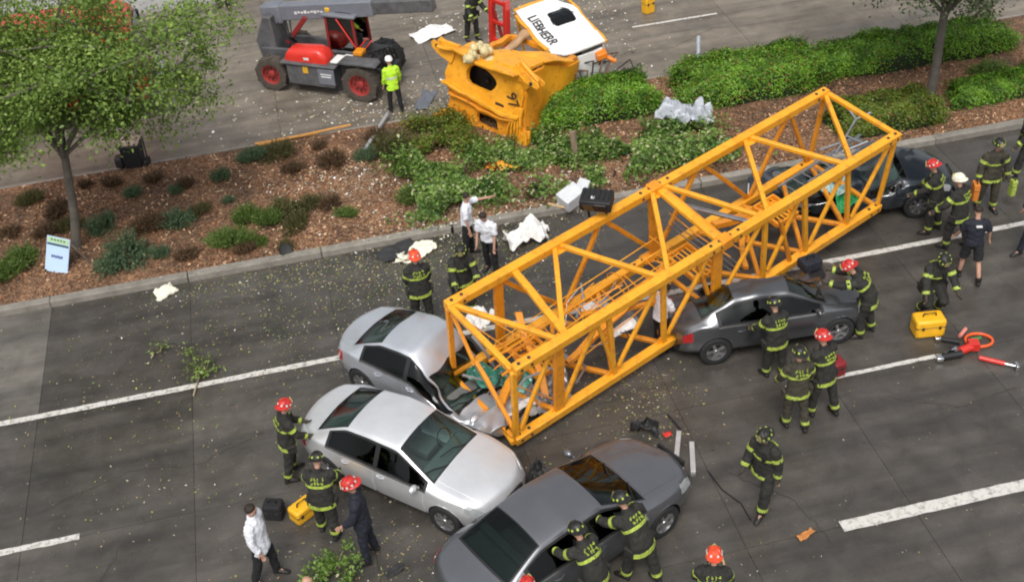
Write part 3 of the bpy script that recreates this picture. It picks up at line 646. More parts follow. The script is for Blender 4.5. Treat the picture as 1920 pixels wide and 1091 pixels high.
WRINK = bpy.data.textures.new('cloth folds','CLOUDS'); WRINK.noise_scale = .085; WRINK.noise_depth = 2
OUT = dict(
 ff=dict(top=FFCOAT, bot=FFCOAT, coat=True, stripes=True, glove=GLOVE), ffb=dict(top=FFBRN, bot=FFBRN, coat=True, stripes=True, glove=GLOVE),
 white=dict(top=WSH_, bot=BLKC, short=True), coat=dict(top=WSH_, bot=BLKC, coat=True), navy=dict(top=NAVY, bot=NAVY, coat=True), vis=dict(top=HIV, bot=BLKC, coat=True),
 shorts=dict(top=NAVY, bot=BLKC, short=True, shortleg=True))
def rot2(a, b): return V(math.sin(a)*math.cos(b), math.sin(b), -math.cos(a)*math.cos(b))
def person(label, loc, yaw, outfit, helmet=None, h=None, lean=4, legs=((6,6),(-6,4)), spread=5, arms=((8,12,25,0),(8,12,25,0)), head=(10,0), skin=None, group=None, name='person', back_mark=True, z0=None, gear=None, twist=0):
    """x forward, y left; legs: (swing, knee) left,right; arms: (swing, abduct, elbow, inward) left,right; degrees"""
    O = OUT[outfit]; rs_ = random.Random(label); h = h or rs_.uniform(1.68,1.84); s = h/1.78; skin = skin or SKINM
    root = thing(name, label, 'person', loc, yaw, group)
    J = {}
    hip = V(0,0,0); ank = []
    for i, sd in enumerate((1,-1)):
        a, k = R(legs[i][0]), R(legs[i][1]); b = R(spread)*sd
        hp = hip+V(0,sd*.095,0); kn = hp+rot2(a,b)*.44; an = kn+rot2(a-k,b*.4)*.43
        fd = V(math.cos((a-k)*.25),0,math.sin((a-k)*.25)); J[sd] = [hp,kn,an,an+V(fd.x*.17,sd*.03,-.07 if a-k > -.7 else -.16)]; ank.append(an.z)
    up = .09-min(ank)
    L = R(lean); u = V(math.sin(L),0,math.cos(L)); uw = V(math.sin(L*.55),0,math.cos(L*.55)); sdv = V(math.sin(R(twist))*-1,math.cos(R(twist)),0)
    waist = uw*.16; chest = waist+(u*.6+uw*.4).normalized()*.20; shl = chest+u*.15; nb = shl+u*.05
    hp_, hy = R(head[0]), R(head[1]); hd = V(math.sin(L*.6+hp_*.5),0,math.cos(L*.6+hp_*.5)); nk = nb+hd*.07; hc = nk+hd*.11+V(math.cos(hp_)*.02,0,0)
    fwd = V(math.cos(L*.5+hp_)*math.cos(hy), math.sin(hy), -math.sin(L*.5+hp_)); fwd.normalize(); hs = V(0,0,1).cross(fwd); hs.normalize(); hup = fwd.cross(hs)
    A = {}
    for i, sd in enumerate((1,-1)):
        a, ab, e, inw = [R(q) for q in arms[i]]; kz = .62 if lean < 25 and arms[i][0] < 60 else 1.; a *= kz; e *= kz
        sp_ = shl+sdv*(sd*.185)-u*.02; el = sp_+rot2(a+L*.5,ab*sd)*.29; wr = el+rot2(a+e+L*.5,(ab*.4-inw)*sd)*.25; hdv = (wr-el).normalized(); A[sd] = [sp_,el,wr,hdv]
    S = lambda p: (p+V(0,0,up))*s
    # --- body: one skin surface with head, hands and fingers
    bv = []; be = []; br = []
    def add(p, r, par=None, r2=None):
        bv.append(S(p)); br.append((r*s,(r2 or r)*s))
        if par is not None: be.append((par,len(bv)-1))
        return len(bv)-1
    pel = add(hip, .105); wa = add(waist, .105, pel); ch = add(chest, .10, wa); sh = add(shl-u*.03, .07, ch); n1 = add(nb+u*.01, .05, sh); n2_ = add(nk, .052, n1)
    hj = add(hc-hup*.05+fwd*.012, .068, n2_); hm = add(hc+hup*.02, .086, hj); ht = add(hc+hup*.085-fwd*.008, .062, hm)
    add(hc-hup*.012+fwd*.098, .012, hm); 
    for sd in (1,-1): add(hc-hup*.005+hs*sd*.088-fwd*.01, .014, hm)
    hand_pts = []
    for i, sd in enumerate((1,-1)):
        hp, kn, an, to = J[sd]; a1 = add(hp, .085, pel); a2 = add((hp+kn)/2, .075, a1); a3 = add(kn, .055, a2); a35 = add(kn*.6+an*.4+V(-.015,0,0), .055, a3); a4 = add(an, .042, a35); a5 = add(to, .03, a4)
        sp_, el, wr, hdv = A[sd]; b1 = add(sp_-u*.015, .04, sh); b2 = add(el, .036, b1); b3 = add(wr, .03, b2)
        pal = add(wr+hdv*.055, .03, b3); hand_pts.append((wr,hdv))
        side = hdv.cross(V(sd*.3,1,.2)); side.normalize(); pn = side.cross(hdv); pn.normalize()
        for q, (off, ln) in enumerate(((-.027,.07),(-.009,.08),(.009,.077),(.027,.062))):
            k1 = add(wr+hdv*.095+side*off, .0105, pal); k2_ = add(wr+hdv*(.095+ln*.5)+side*off*1.1+pn*.01*sd, .0095, k1); add(wr+hdv*(.095+ln*.85)+side*off*1.1+pn*.032*sd, .0085, k2_)
        t1 = add(wr+hdv*.05+side*-.04+pn*.008*sd, .011, pal); add(wr+hdv*.085+side*-.058+pn*.02*sd, .009, t1)
    me = bpy.data.meshes.new('body'); me.from_pydata(bv, be, []); me.materials.append(skin)
    ob = bpy.data.objects.new('body', me); COL.objects.link(ob); ob.parent = root
    md = ob.modifiers.new('skin','SKIN'); md.use_smooth_shade = True
    for i, r in enumerate(br): me.skin_vertices[0].data[i].radius = r
    me.skin_vertices[0].data[pel].use_root = True
    sb = ob.modifiers.new('sub','SUBSURF'); sb.levels = 1; sb.render_levels = 1
    # --- clothing lofts, welded by voxel remesh
    def ell(c, ax, rx, ry, n=16, sv=None):
        ax = ax.normalized(); y = sv or sdv; x = y.cross(ax); x.normalize(); y = ax.cross(x); return [S(c+x*rx*math.cos(2*math.pi*i/n)+y*ry*math.sin(2*math.pi*i/n)) for i in range(n)]
    def cloth(nm, rl, mat, fold=.021, vox=.019):
        b = MB()
        for r_ in rl: b.loft(r_)
        o = b.build(nm, mat, root); q = o.modifiers.new('weld','REMESH'); q.mode = 'VOXEL'; q.voxel_size = vox*s; q.use_smooth_shade = True
        q = o.modifiers.new('soft','SMOOTH'); q.iterations = 3; q.factor = .5
        q = o.modifiers.new('folds','DISPLACE'); q.texture = WRINK; q.strength = fold*2; q.mid_level = .45; q.texture_coords = 'GLOBAL'
        return o
    big = rs_.uniform(1.06,1.2) if O.get('stripes') else 1.0
    hemz = -.17 if O.get('coat') else -.02
    T = [(hip+V(0,0,hemz),V(0,0,1),.150,.215),(hip+V(.0,0,.0),uw,.142,.195),(waist,uw,.128,.178),(chest,u,.135,.20),(shl-u*.02,u,.105,.185),(shl+u*.045,u,.072,.09),(nb+u*.02,u,.064,.066)]
    T = [(c,a,rx*big,ry*big) for c,a,rx,ry in T]
    torso = [ell(c,a,rx,ry) for c,a,rx,ry in T]
    def limb(pts, rs, n=12):
        pts2 = []; rr = []
        for i in range(len(pts)-1):
            for f in (0,.33,.67): pts2.append(pts[i].lerp(pts[i+1],f)); rr.append(rs[i]*(1-f)+rs[i+1]*f)
        pts2.append(pts[-1]); rr.append(rs[-1]); out = []
        for i, p in enumerate(pts2):
            d = pts2[min(i+1,len(pts2)-1)]-pts2[max(i-1,0)]; out.append(ell(p,d,rr[i],rr[i],n,V(0,1,0) if abs(d.normalized().y) < .9 else V(1,0,0)))
        return out
    sleeves = []
    for sd in (1,-1):
        sp_, el, wr, hdv = A[sd]
        if O.get('short'): e2 = sp_.lerp(el,.85); sleeves.append(limb([sp_-sdv*sd*.04,sp_,e2],[.085,.082,.070]))
        else: sleeves.append(limb([sp_-sdv*sd*.04,sp_,el,wr-hdv*.02],[.085*big,.083*big,.068*big,.054*big]))
    if O.get('coat') or O.get('stripes'): torso += [ell(nb+hd*.055,hd,.078,.080),ell(nb+hd*.06,hd,.05,.05)]
    jk = cloth('jacket' if O.get('coat') else 'shirt', [torso]+sleeves, O['top'])
    tr = [[ell(hip+V(0,0,-.07),V(0,0,1),.12*big,.165*big),ell(hip,V(0,0,1),.13*big,.18*big),ell(waist*.75,uw,.122*big,.168*big)]]
    for sd in (1,-1):
        hp, kn, an, to = J[sd]
        if O.get('shortleg'): tr.append(limb([hp+V(0,0,.03),hp.lerp(kn,.92)],[.105,.098]))
        else: tr.append(limb([hp+V(0,0,.03),kn,an+V(0,0,.02)],[.105*big,.080*big,.066*big]))
    cloth('shorts' if O.get('shortleg') else 'trousers', tr, O['bot'])
    for sd in (1,-1):
        hp, kn, an, to = J[sd]; b = MB(); d = (to-an); f = V(d.x,d.y,0); f = f.normalized() if f.length > .02 else V(1,0,0)
        base = an+V(0,0,-.085)-f*.07; rings = []
        for t, wd, ht in ((0,.035,.07),(.05,.046,.10),(.12,.045,.10),(.18,.05,.075),(.25,.046,.055),(.285,.025,.035)):
            c = base+f*t; y = V(-f.y,f.x,0); rings.append([S(c+y*wd*math.cos(q)+V(0,0,(ht/2)+ht/2*math.sin(q))) for q in np.linspace(0,2*math.pi,10,endpoint=False)])
        b.loft(rings); b.loft(limb([an+V(0,0,-.03),an+V(0,0,.09)],[.055,.06],10)); b.build('boot', BOOT, root, smooth=60)
        if O.get('glove') or outfit == 'ff':
            g = MB(); wr, hdv = hand_pts[0 if sd > 0 else 1]; side = hdv.cross(V(sd*.3,1,.2)); side.normalize(); pn = side.cross(hdv); pn.normalize()
            g.loft([[S(wr+hdv*t+side*a*math.cos(q)+pn*c*math.sin(q)) for q in np.linspace(0,2*math.pi,10,endpoint=False)] for t,a,c in ((-.05,.05,.05),(.01,.042,.036),(.05,.047,.034),(.095,.045,.028))])
            for off, ln in ((-.030,.075),(-.010,.085),(.010,.082),(.030,.066)):
                g.tube([S(wr+hdv*.085+side*off), S(wr+hdv*(.095+ln*.5)+side*off*1.1+pn*.01*sd), S(wr+hdv*(.095+ln*.9)+side*off*1.1+pn*.035*sd)], [.0135*s,.0125*s,.010*s], 6)
            g.tube([S(wr+hdv*.03-side*.03), S(wr+hdv*.055-side*.046+pn*.01*sd), S(wr+hdv*.09-side*.062+pn*.024*sd)], [.014*s,.013*s,.010*s], 6)
            g.build('glove', O.get('glove',GLOVE), root, smooth=60)
    # --- reflective stripes as proud bands
    def band(r0, r1, mat, grow=1.05, nm='reflective_stripe'):
        def gr(r_): c = sum(r_,V(0,0,0))/len(r_); return [c+(p-c)*grow for p in r_]
        def sk(r_): c = sum(r_,V(0,0,0))/len(r_); return [c+(p-c)*(grow-.09) for p in r_]
        b = MB(); b.loft([sk(r0),gr(r0),gr(r1),sk(r1)], False); return b.build(nm, mat, root, smooth=50)
    def lerp_ring(a, b, f): return [p.lerp(q,f) for p,q in zip(a,b)]
    if O.get('stripes'):
        band(lerp_ring(torso[0],torso[1],.12), lerp_ring(torso[0],torso[1],.50), LIME, 1.06)
        band(lerp_ring(torso[2],torso[3],.66), lerp_ring(torso[2],torso[3],.90), LIME, 1.06)
        for sl in sleeves:
            k = len(sl); band(lerp_ring(sl[k-2],sl[k-1],.05), lerp_ring(sl[k-2],sl[k-1],.85), LIME, 1.11); band(lerp_ring(sl[4],sl[5],.2), lerp_ring(sl[4],sl[5],.9), LIME, 1.10)
        for lg in tr[1:]: k = len(lg); band(lerp_ring(lg[k-2],lg[k-1],.1), lerp_ring(lg[k-2],lg[k-1],.55), LIME, 1.12)
        for sd in (1,-1):
            b = MB(); c0_ = hip+V(.03,sd*.235*1.06,-.08); b.box(S(c0_),(.17*s,.05*s,.17*s)); b.box(S(c0_+V(0,sd*.012,.07)),(.18*s,.05*s,.04*s)); b.build('coat_pocket', O['top'], root, bevel=.012)
        b = MB(); x_ = sdv.cross(u).normalized(); c0_ = chest+x_*.165+sdv*.09+u*.05; b.box(S(c0_),(.05*s,.06*s,.12*s)); b.tube([S(c0_+u*.05),S(c0_+u*.13)],.008*s,5); b.build('radio', BLK, root, bevel=.006)
        if back_mark:                                                   # rows of lime lettering strokes across the back
            x = sdv.cross(u); x.normalize(); b = MB(); rnd = random.Random(len(label)*7)
            for row, cnt in ((.12,4),(.055,4)):
                for c in range(cnt):
                    yc = (c-(cnt-1)/2)*.062
                    for st in range(3):
                        p = chest+u*(row-.01)+sdv*yc; dy, dz = rnd.uniform(-.018,.018), rnd.uniform(-.02,.02); hz = st % 2
                        bz = -x*(.162*big*math.sqrt(max(.1,1-(yc/.27)**2)) - (.045 if row > .1 else .012) + .012)
                        q0 = p+bz+sdv*(dy-.012*hz)+u*(dz-.02*(1-hz)); q1 = p+bz+sdv*(dy+.012*hz)+u*(dz+.02*(1-hz)); b.beam(S(q0),S(q1),.012*s,.016*s,up=tuple(x))
            b.build('back_lettering', LIME, root)['kind'] = 'stuff'
    if outfit == 'vis':
        band(lerp_ring(torso[2],torso[3],.2), lerp_ring(torso[2],torso[3],.5), SILV, 1.05)
    if outfit == 'shorts':
        b = MB(); x = sdv.cross(u); b.beam(S(shl-x*.16-u*.05+sdv*.06), S(shl-x*.16-u*.05-sdv*.06), .03, .05*s, up=tuple(x)); b.build('back_lettering', WHITE, root)
    # --- head dress
    rotm = Matrix((fwd,hs,hup)).transposed()
    for sd in (1,-1):
        b = MB(); b.ball(S(hc+fwd*.079+hs*sd*.032+hup*.012), (.007*s,.011*s,.008*s), 6); b.build('eye', BLK, root, smooth=60)
    b = MB(); b.ball(S(hc+fwd*.076-hup*.055),(.01*s,.022*s,.006*s),6,rot=rotm); b.build('mouth', M('lips',(.30,.10,.08),.5), root, smooth=60)
    if helmet is None:
        b = MB(); rg = []
        for i in range(7):
            ph = math.pi*.62*i/6; rr = math.sin(ph+.05)
            rg.append([S(hc+hup*(.03+.083*math.cos(ph))+fwd*(.098*rr*math.cos(t)-.012 - (.035*max(0,math.cos(t))*(i/6)**2)) + hs*(.092*rr*math.sin(t))) for t in np.linspace(0,2*math.pi,16,endpoint=False)])
        b.loft(rg, True); b.build('hair', HAIR, root, smooth=70)
    elif helmet != 'bald':
        hm_ = helmet; hard = hm_ is H_HAT; b = MB(); rg = []
        def hp2(r, z, t, bx, by): return S(hc+hup*z+fwd*(r*bx*math.cos(t)-.01)+hs*(r*by*math.sin(t)))
        N = 24
        br_f, br_b, br_s = (.165,.145,.125) if hard else (.142,.195,.136)
        for z, r in ((.165,.02),(.16,.052),(.147,.080),(.120,.104),(.085,.115),(.055,.118)): rg.append([hp2(r,z,t,1.08,.95) for t in np.linspace(0,2*math.pi,N,endpoint=False)])
        def brim(t): c = math.cos(t); return (br_s+(br_f-br_s)*max(0,c)**1.5+(br_b-br_s)*max(0,-c)**1.5)
        rg.append([S(hc+hup*(.045-.02*max(0,-math.cos(t)))+fwd*(brim(t)*math.cos(t)-.01)+hs*brim(t)*.92*math.sin(t)) for t in np.linspace(0,2*math.pi,N,endpoint=False)])
        rg.append([S(hc+hup*(.033-.02*max(0,-math.cos(t)))+fwd*(brim(t)*math.cos(t)-.01)+hs*brim(t)*.92*math.sin(t)) for t in np.linspace(0,2*math.pi,N,endpoint=False)])
        rg.append([hp2(.122,.04,t,1.05,.93) for t in np.linspace(0,2*math.pi,N,endpoint=False)])
        b.loft(rg, True); o = b.build('helmet', hm_, root, smooth=45)
        if not hard:
            for t in (-.9,0,.9):
                rb = MB(); rb.tube([S(hc+hup*(.05+.128*math.sin(q))+(fwd*math.cos(t)+hs*math.sin(t))*(-.13*math.cos(q))-fwd*.01) for q in np.linspace(.1,math.pi-.1,9)], .009*s, 5); rb.build('ridge', hm_, o, smooth=60)
            sf = MB(); sf.prism([(-.045,0),(.045,0),(.05,.06),(0,.13),(-.05,.06)], S(hc+hup*.05+fwd*.135), hs*s, (hup-fwd*.35).normalized()*s, .008); sf.build('front_shield', M('helmet shield',(.7,.6,.25),.5) if hm_ is not H_BLK else M('helmet shield dark',(.25,.22,.1),.5), o)
            for t in (.7,1.35,2.0,2.7,3.6,4.3,4.95,5.6):
                q = MB(); d = fwd*math.cos(t)*1.06+hs*math.sin(t)*.94; q.beam(S(hc+hup*.07+d*.130-fwd*.01), S(hc+hup*.105+d*.121-fwd*.01), .032*s, .012*s, up=tuple(d)); q.build('reflector', LIME if hm_ is H_BLK else SILV, o)
    root['_hand'] = 0; del root['_hand']
    return root
GF = 'firefighters at the crash'
FFS = [
 ('firefighter in orange red helmet standing behind the pale blue crushed sedan', (1.52,19.62,.0), 95, 'ff', H_ORG, dict(legs=((3,4),(-3,4)), arms=((20,8,30,10),(20,8,30,10)), head=(5,0))),
 ('firefighter in black helmet standing between the orange helmet and the mast corner', (2.42,19.72,0), -80, 'ff', H_BLK, dict(lean=10, arms=((30,10,60,10),(25,10,50,0)), head=(20,-20))),
 ('firefighter in dark red helmet standing at the rear corner of the bright silver sedan', (-1.50,16.02,0), 12, 'ff', H_RED, dict(legs=((6,8),(-8,6)), arms=((35,10,60,20),(30,12,50,15)), lean=8, head=(15,25))),
 ('firefighter in black speckled helmet leaning by the rear wheel of the bright silver sedan', (-1.02,14.45,0), 75, 'ff', H_BLK, dict(lean=16, legs=((12,14),(-6,8)), arms=((35,20,50,10),(40,14,50,10)), head=(25,0))),
 ('firefighter in black helmet standing with back turned at the pinned dark silver sedan', (7.80,16.02,0), 100, 'ff', H_BLK, dict(lean=12, arms=((35,15,40,5),(30,15,45,5)), head=(20,0))),
 ('firefighter in brown coat and black helmet standing behind two others at the pinned sedan', (7.62,14.62,0), 85, 'ffb', H_BLK, dict(legs=((5,8),(-8,10)), arms=((20,18,40,5),(15,20,30,5)), lean=6)),
 ('firefighter in bright red helmet standing at the front of the pinned dark silver sedan', (8.22,14.78,0), 110, 'ff', H_RED, dict(legs=((8,8),(-10,4)), spread=8, arms=((25,18,55,15),(25,20,45,5)), lean=12, head=(15,0))),
 ('firefighter bending over the hood of the pinned dark silver sedan', (9.98,16.62,0), 150, 'ff', H_RED, dict(lean=42, legs=((14,18),(-4,8)), arms=((55,12,20,10),(50,12,25,5)), head=(20,0))),
 ('firefighter in black helmet crouching behind the yellow tool case', (11.50,16.92,0), -95, 'ff', H_BLK, dict(lean=24, legs=((55,95),(35,80)), arms=((40,15,30,5),(35,22,10,0)), head=(20,0))),
 ('firefighter carrying an orange case and a lime bag near the median kerb', (14.45,19.82,0), -98, 'ffb', H_BLK, dict(lean=3, arms=((5,20,15,0),(5,22,15,0)), head=(5,0), h=1.8)),
 ('firefighter in cream white helmet in the knot of rescuers beside the dark car', (13.08,18.72,0), 120, 'ff', H_WHT, dict(lean=12, legs=((14,12),(-14,6)), arms=((30,35,30,0),(15,40,20,0)), head=(15,0))),
 ('firefighter in dark red helmet between the dark car and the white helmet', (12.92,19.42,0), 140, 'ff', H_RED, dict(lean=14, arms=((40,15,40,10),(30,20,30,0)), head=(20,0))),
 ('firefighter in dark gear walking off along the median kerb past the orange case', (16.0,20.85,0), 160, 'ff', H_BLK, dict(legs=((18,10),(-18,16)), arms=((20,14,40,0),(-10,14,20,0)), lean=10)),
 ('firefighter in black helmet walking alone on the empty wet lane', (6.35,13.0,0), -150, 'ff', H_BLK, dict(legs=((20,6),(-20,22)), spread=7, arms=((-15,14,20,0),(18,14,35,10)), lean=8, head=(12,0))),
 ('firefighter leaning on the rear door of the graphite grey sedan', (2.98,11.60,0), 118, 'ff', H_BLK, dict(lean=38, legs=((16,10),(-10,6)), arms=((28,12,30,5),(25,14,40,5)), head=(8,0))),
 ('firefighter leaning on the front door of the graphite grey sedan', (3.85,12.02,0), 122, 'ff', H_BLK, dict(lean=40, legs=((18,10),(-12,6)), arms=((34,10,25,0),(25,16,40,5)), head=(8,0), h=1.82)),
 ('firefighter in orange red helmet beyond the wooden handled tool', (4.56,10.72,0), 70, 'ff', H_ORG, dict(lean=14, arms=((25,14,40,5),(20,14,40,5)), head=(10,0))),
 ('firefighter in red helmet crouching beside the rear of the graphite grey sedan', (1.72,11.08,0), 60, 'ff', H_RED, dict(lean=20, legs=((50,90),(30,70)), arms=((40,14,40,5),(35,14,40,5)))),
 ('firefighter in dark gear beside the red forks above the wrecked crane', (5.12,32.3,0), -60, 'ff', H_BLK, dict(lean=18, arms=((30,20,40,0),(30,20,40,0)), h=1.65)),
]
for lb, loc, yw, of, hm_, kw in FFS: person(lb, loc, R(yw), of, hm_, group=GF, **kw)
person('worker in lime hi-vis jacket and white hard hat beside the front wheel of the loader', (2.30,28.85,0), R(100), 'vis', H_HAT, h=1.56, arms=((5,10,20,0),(10,14,30,0)))
person('man in white shirt pointing with an outstretched arm by the median kerb', (2.92,21.7,0), R(-20), 'white', None, h=1.68, arms=((82,28,5,-10),(5,10,10,0)), legs=((4,4),(-4,6)), head=(5,20))
person('man in white shirt with head bowed in front of the pointing man', (3.26,20.95,0), R(-130), 'white', None, h=1.68, lean=10, arms=((5,8,20,0),(8,8,25,10)), head=(30,0))
person('man in navy jacket and red helmet standing beside the door of the bright silver sedan', (-.42,13.72,0), R(170), 'navy', H_RED, h=1.86, lean=3, legs=((3,4),(-4,5)), arms=((20,10,55,15),(6,8,20,0)), head=(15,10))
person('man in white jacket walking below the broken leafy branch', (-2.10,13.72,0), R(-25), 'coat', None, h=1.80, legs=((8,6),(-8,8)), arms=((-22,14,40,0),(8,12,25,10)), lean=-2, head=(8,10))
person('bald man whose head shows beside the broken leafy branch', (-1.34,12.02,0), R(100), 'white', 'bald', h=1.74)
person('woman in white top reaching into the mast beside the pinned dark silver sedan', (5.95,17.38,0), R(20), 'white', None, h=1.58, lean=14, arms=((50,10,30,5),(20,10,20,0)), head=(15,0), skin=SKIND)
person('responder in navy shirt and black shorts with bare calves walking with back turned', (12.80,17.66,0), R(75), 'shorts', None, h=1.74, legs=((10,6),(-14,14)), arms=((15,18,40,0),(-10,24,30,0)), lean=8)
person('responder in navy jacket and black trousers walking past the end of the lane line', (14.50,18.2,0), R(175), 'navy', None, h=1.78, legs=((20,8),(-20,14)), arms=((20,14,40,0),(-10,14,30,0)))
person('pedestrian in blue jeans and white jacket on the far kerb', (-2.05,37.4,0), R(-90), 'coat', None, h=1.7)
# ------------------------------------------------------------------ telescopic loader
GREYP = M('loader grey paint',(.10,.10,.105),.6,var=.4,scale=3,bump=.1,rvar=.1); GREYL = M('loader light grey paint',(.17,.18,.21),.5,var=.12)
RRIM = M('dusty red wheel rim',(.30,.035,.03),.55,var=.3); DTY = M('dusty tyre rubber',(.075,.062,.05),.9,var=.3)
LTR = M('white lettering',(.72,.72,.72),.6); YST = M('yellow warning sticker',(.75,.42,.03),.5); ORG = M('orange plastic',(.80,.22,.02),.4)
def text(name, body, size, mat, parent, mtx, ext=.004, bold=.016):
    c = bpy.data.curves.new(name,'FONT'); c.body = body; c.size = size; c.extrude = ext; c.offset = size*bold; c.align_x = 'CENTER'; c.align_y = 'CENTER'
    t = bpy.data.objects.new(name, c); dg = bpy.context.evaluated_depsgraph_get(); me = bpy.data.meshes.new_from_object(t); bpy.data.objects.remove(t)
    me.materials.clear(); me.materials.append(mat); o = bpy.data.objects.new(name, me); COL.objects.link(o); o.parent = parent; o.matrix_local = mtx; return o
def big_wheel(parent, loc, r, w, lug=True, rim=RRIM, dusty=True, sd=-1):
    b = MB(); b.lathe([(r*.56,-w*.42),(r*.80,-w*.5),(r*.95,-w*.44),(r*.98,0),(r*.95,w*.44),(r*.80,w*.5),(r*.56,w*.42)], 28, (0,0,0), 'y', caps=False)
    if lug:
        for i in range(18):
            t = 2*math.pi*i/18; d = V(math.cos(t),0,math.sin(t)); q = V(math.cos(t+.14),0,math.sin(t+.14))
            b.beam(d*r*.97+V(0,(.02 if i%2 else -.02),0), q*r*.96+V(0,w*.46*(1 if i%2 else -1),0), .07*r*2, .09*r, up=tuple(d))
    o = b.build('wheel', DTY if dusty else M('tyre rubber dark',(.02,.02,.02),.8,var=.3), parent, smooth=40); o.location = loc
    b = MB(); b.lathe([(r*.58,sd*w*.44),(r*.52,sd*w*.40),(r*.50,sd*w*.20),(r*.20,sd*w*.16),(r*.20,sd*w*.30),(r*.16,sd*w*.34),(.002,sd*w*.34)], 24, (0,0,0), 'y', caps=False); b.lathe([(r*.57,-w*.3),(r*.57,w*.3)],24,(0,0,0),'y',caps=False)
    ro = b.build('rim', rim, o, smooth=40)
    for i in range(8):
        t = 2*math.pi*i/8; q = MB(); q.lathe([(.02,0),(.02,sd*.05),(.001,sd*.05)],6,(r*.33*math.cos(t),sd*w*.17,r*.33*math.sin(t)),'y'); q.build('wheel_nut', DARK, o)
    return o
tl = thing('telescopic_loader', 'grey and red telescopic loader with its boom raised over the far road', 'loader', (.82,31.25,0), math.atan2(-1.52,2.32))
WB = 2.77
def part(nm, mat, f, bevel=.02, smooth=None, par=None): b = MB(); f(b); return b.build(nm, mat, par or tl, bevel=bevel, smooth=smooth)
for x in (-WB/2, WB/2):
    for sd in (-1,1): big_wheel(tl, (x,sd*.80,.50), .50 if x < 0 else .54, .36, True, RRIM, x < 0 or sd < 0, sd)
    part('axle', DARK, lambda b: b.box((x,0,.50),(.22,1.3,.22)))
def chassis(b):
    b.prism([(-1.75,.62),(-1.85,1.05),(-.75,1.10),(.75,1.02),(1.05,.98),(1.85,.80),(1.85,.55),(.95,.48),(.72,.34),(-.72,.34),(-.85,.55)], (0,-.42,0), (1,0,0), (0,0,1), .10)
    b.prism([(-1.75,.62),(-1.85,1.05),(-.75,1.10),(.75,1.02),(1.05,.98),(1.85,.80),(1.85,.55),(.95,.48),(.72,.34),(-.72,.34),(-.85,.55)], (0,.42,0), (1,0,0), (0,0,1), .10)
    b.box((0,0,.55),(3.3,.8,.2))
part('chassis', GREYP, chassis)
part('side_tank', GREYP, lambda b: b.box((-.10,-.72,.62),(1.45,.50,.62)), .04)
part('side_panel', GREYL, lambda b: b.box((.42,-.985,.66),(.5,.03,.46)), .01)
text('panel_lettering', 'GENIE', .13, LTR, tl, Matrix.Translation(V(.42,-1.003,.70)) @ Matrix.Rotation(R(90),4,'X')) if False else None
for i in range(2): part('panel_marking', LTR, lambda b: b.box((.42,-1.003,.74-.07*i),(.34-.04*i,.006,.035)), 0)
part('warning_sticker', YST, lambda b: b.box((-.22,-.973,.80),(.16,.008,.2)), 0)
part('fender', GREYP, lambda b: b.box((-.12,-.74,.96),(1.7,.56,.06)), .02)
part('fender', GREYP, lambda b: b.prism([(-.6,0),(.6,0),(.5,.10),(-.45,.10)], (WB/2,-.80,1.10), (1,0,0), (0,0,1), .42), .03)
part('rear_counterweight', GREYP, lambda b: b.prism([(-1.9,.5),(-2.05,1.2),(-1.7,1.95),(-1.45,1.95),(-1.40,.6)], (0,0,0), (1,0,0), (0,0,1), .75), .04)
# red engine hood on the near side
def hood(b):
    rg = []
    for x, hh, w in ((-.80,.05,.50),(-.74,.22,.54),(-.6,.34,.56),(.25,.40,.56),(.45,.30,.54),(.52,.06,.50)):
        rg.append([V(x-.10,-.62+w/2*math.copysign(abs(math.cos(t))**.5,math.cos(t)),.98+hh*max(0,math.copysign(abs(math.sin(t))**.6,math.sin(t)))) for t in np.linspace(0,2*math.pi,20,endpoint=False)])
    b.loft(rg)
part('engine_hood', M('loader red plastic',(.68,.035,.02),.35,coat=.3,var=.08), hood, 0, 50)
part('hood_badge', LTR, lambda b: b.box((-.18,-.905,1.10),(.16,.01,.07)), 0)
# cab: frame posts, roof, dark glass, guard bars, seat and operator's screen
cab = part('cab_floor', GREYP, lambda b: b.box((.62,.22,1.02),(.95,.85,.10)))
REDD = M('dark red frame paint',(.22,.02,.02),.5,var=.15)
for x, y in ((.20,-.18),(.20,.62),(1.06,-.18),(1.06,.62)):
    part('cab_post', REDD, lambda b: b.beam((x,y,1.02),(x*.94+.03,y,2.08),.07,.07), .01)
part('cab_roof', GREYL, lambda b: b.box((.62,.22,2.12),(1.02,.95,.09)), .03)
part('roof_screen', BLK, lambda b: b.box((.72,.22,2.17),(.5,.6,.03)), .005); part('roof_light', YST, lambda b: b.box((.25,-.05,2.22),(.14,.12,.12)), .02)
for y in (-.18,.62): part('cab_window', glass_mat('loader glass',(.05,.045,.045)), lambda b: b.box((.62,y,1.58),(.8,.01,.92)), 0)
part('rear_window', glass_mat('loader glass',(.05,.045,.045)), lambda b: b.box((.20,.22,1.58),(.01,.74,.92)), 0)
part('guard_bar', RED, lambda b: b.beam((.55,-.215,2.05),(1.12,-.215,1.10),.045,.045)); part('guard_bar', RED, lambda b: (b.beam((1.02,-.21,1.08),(1.40,-.15,1.55),.04,.04), b.beam((1.1,-.21,1.0),(1.45,.05,1.4),.04,.04)))
part('operator_seat', DARK, lambda b: (b.box((.50,.22,1.28),(.42,.45,.1)), b.box((.32,.22,1.58),(.1,.45,.5))), .03)
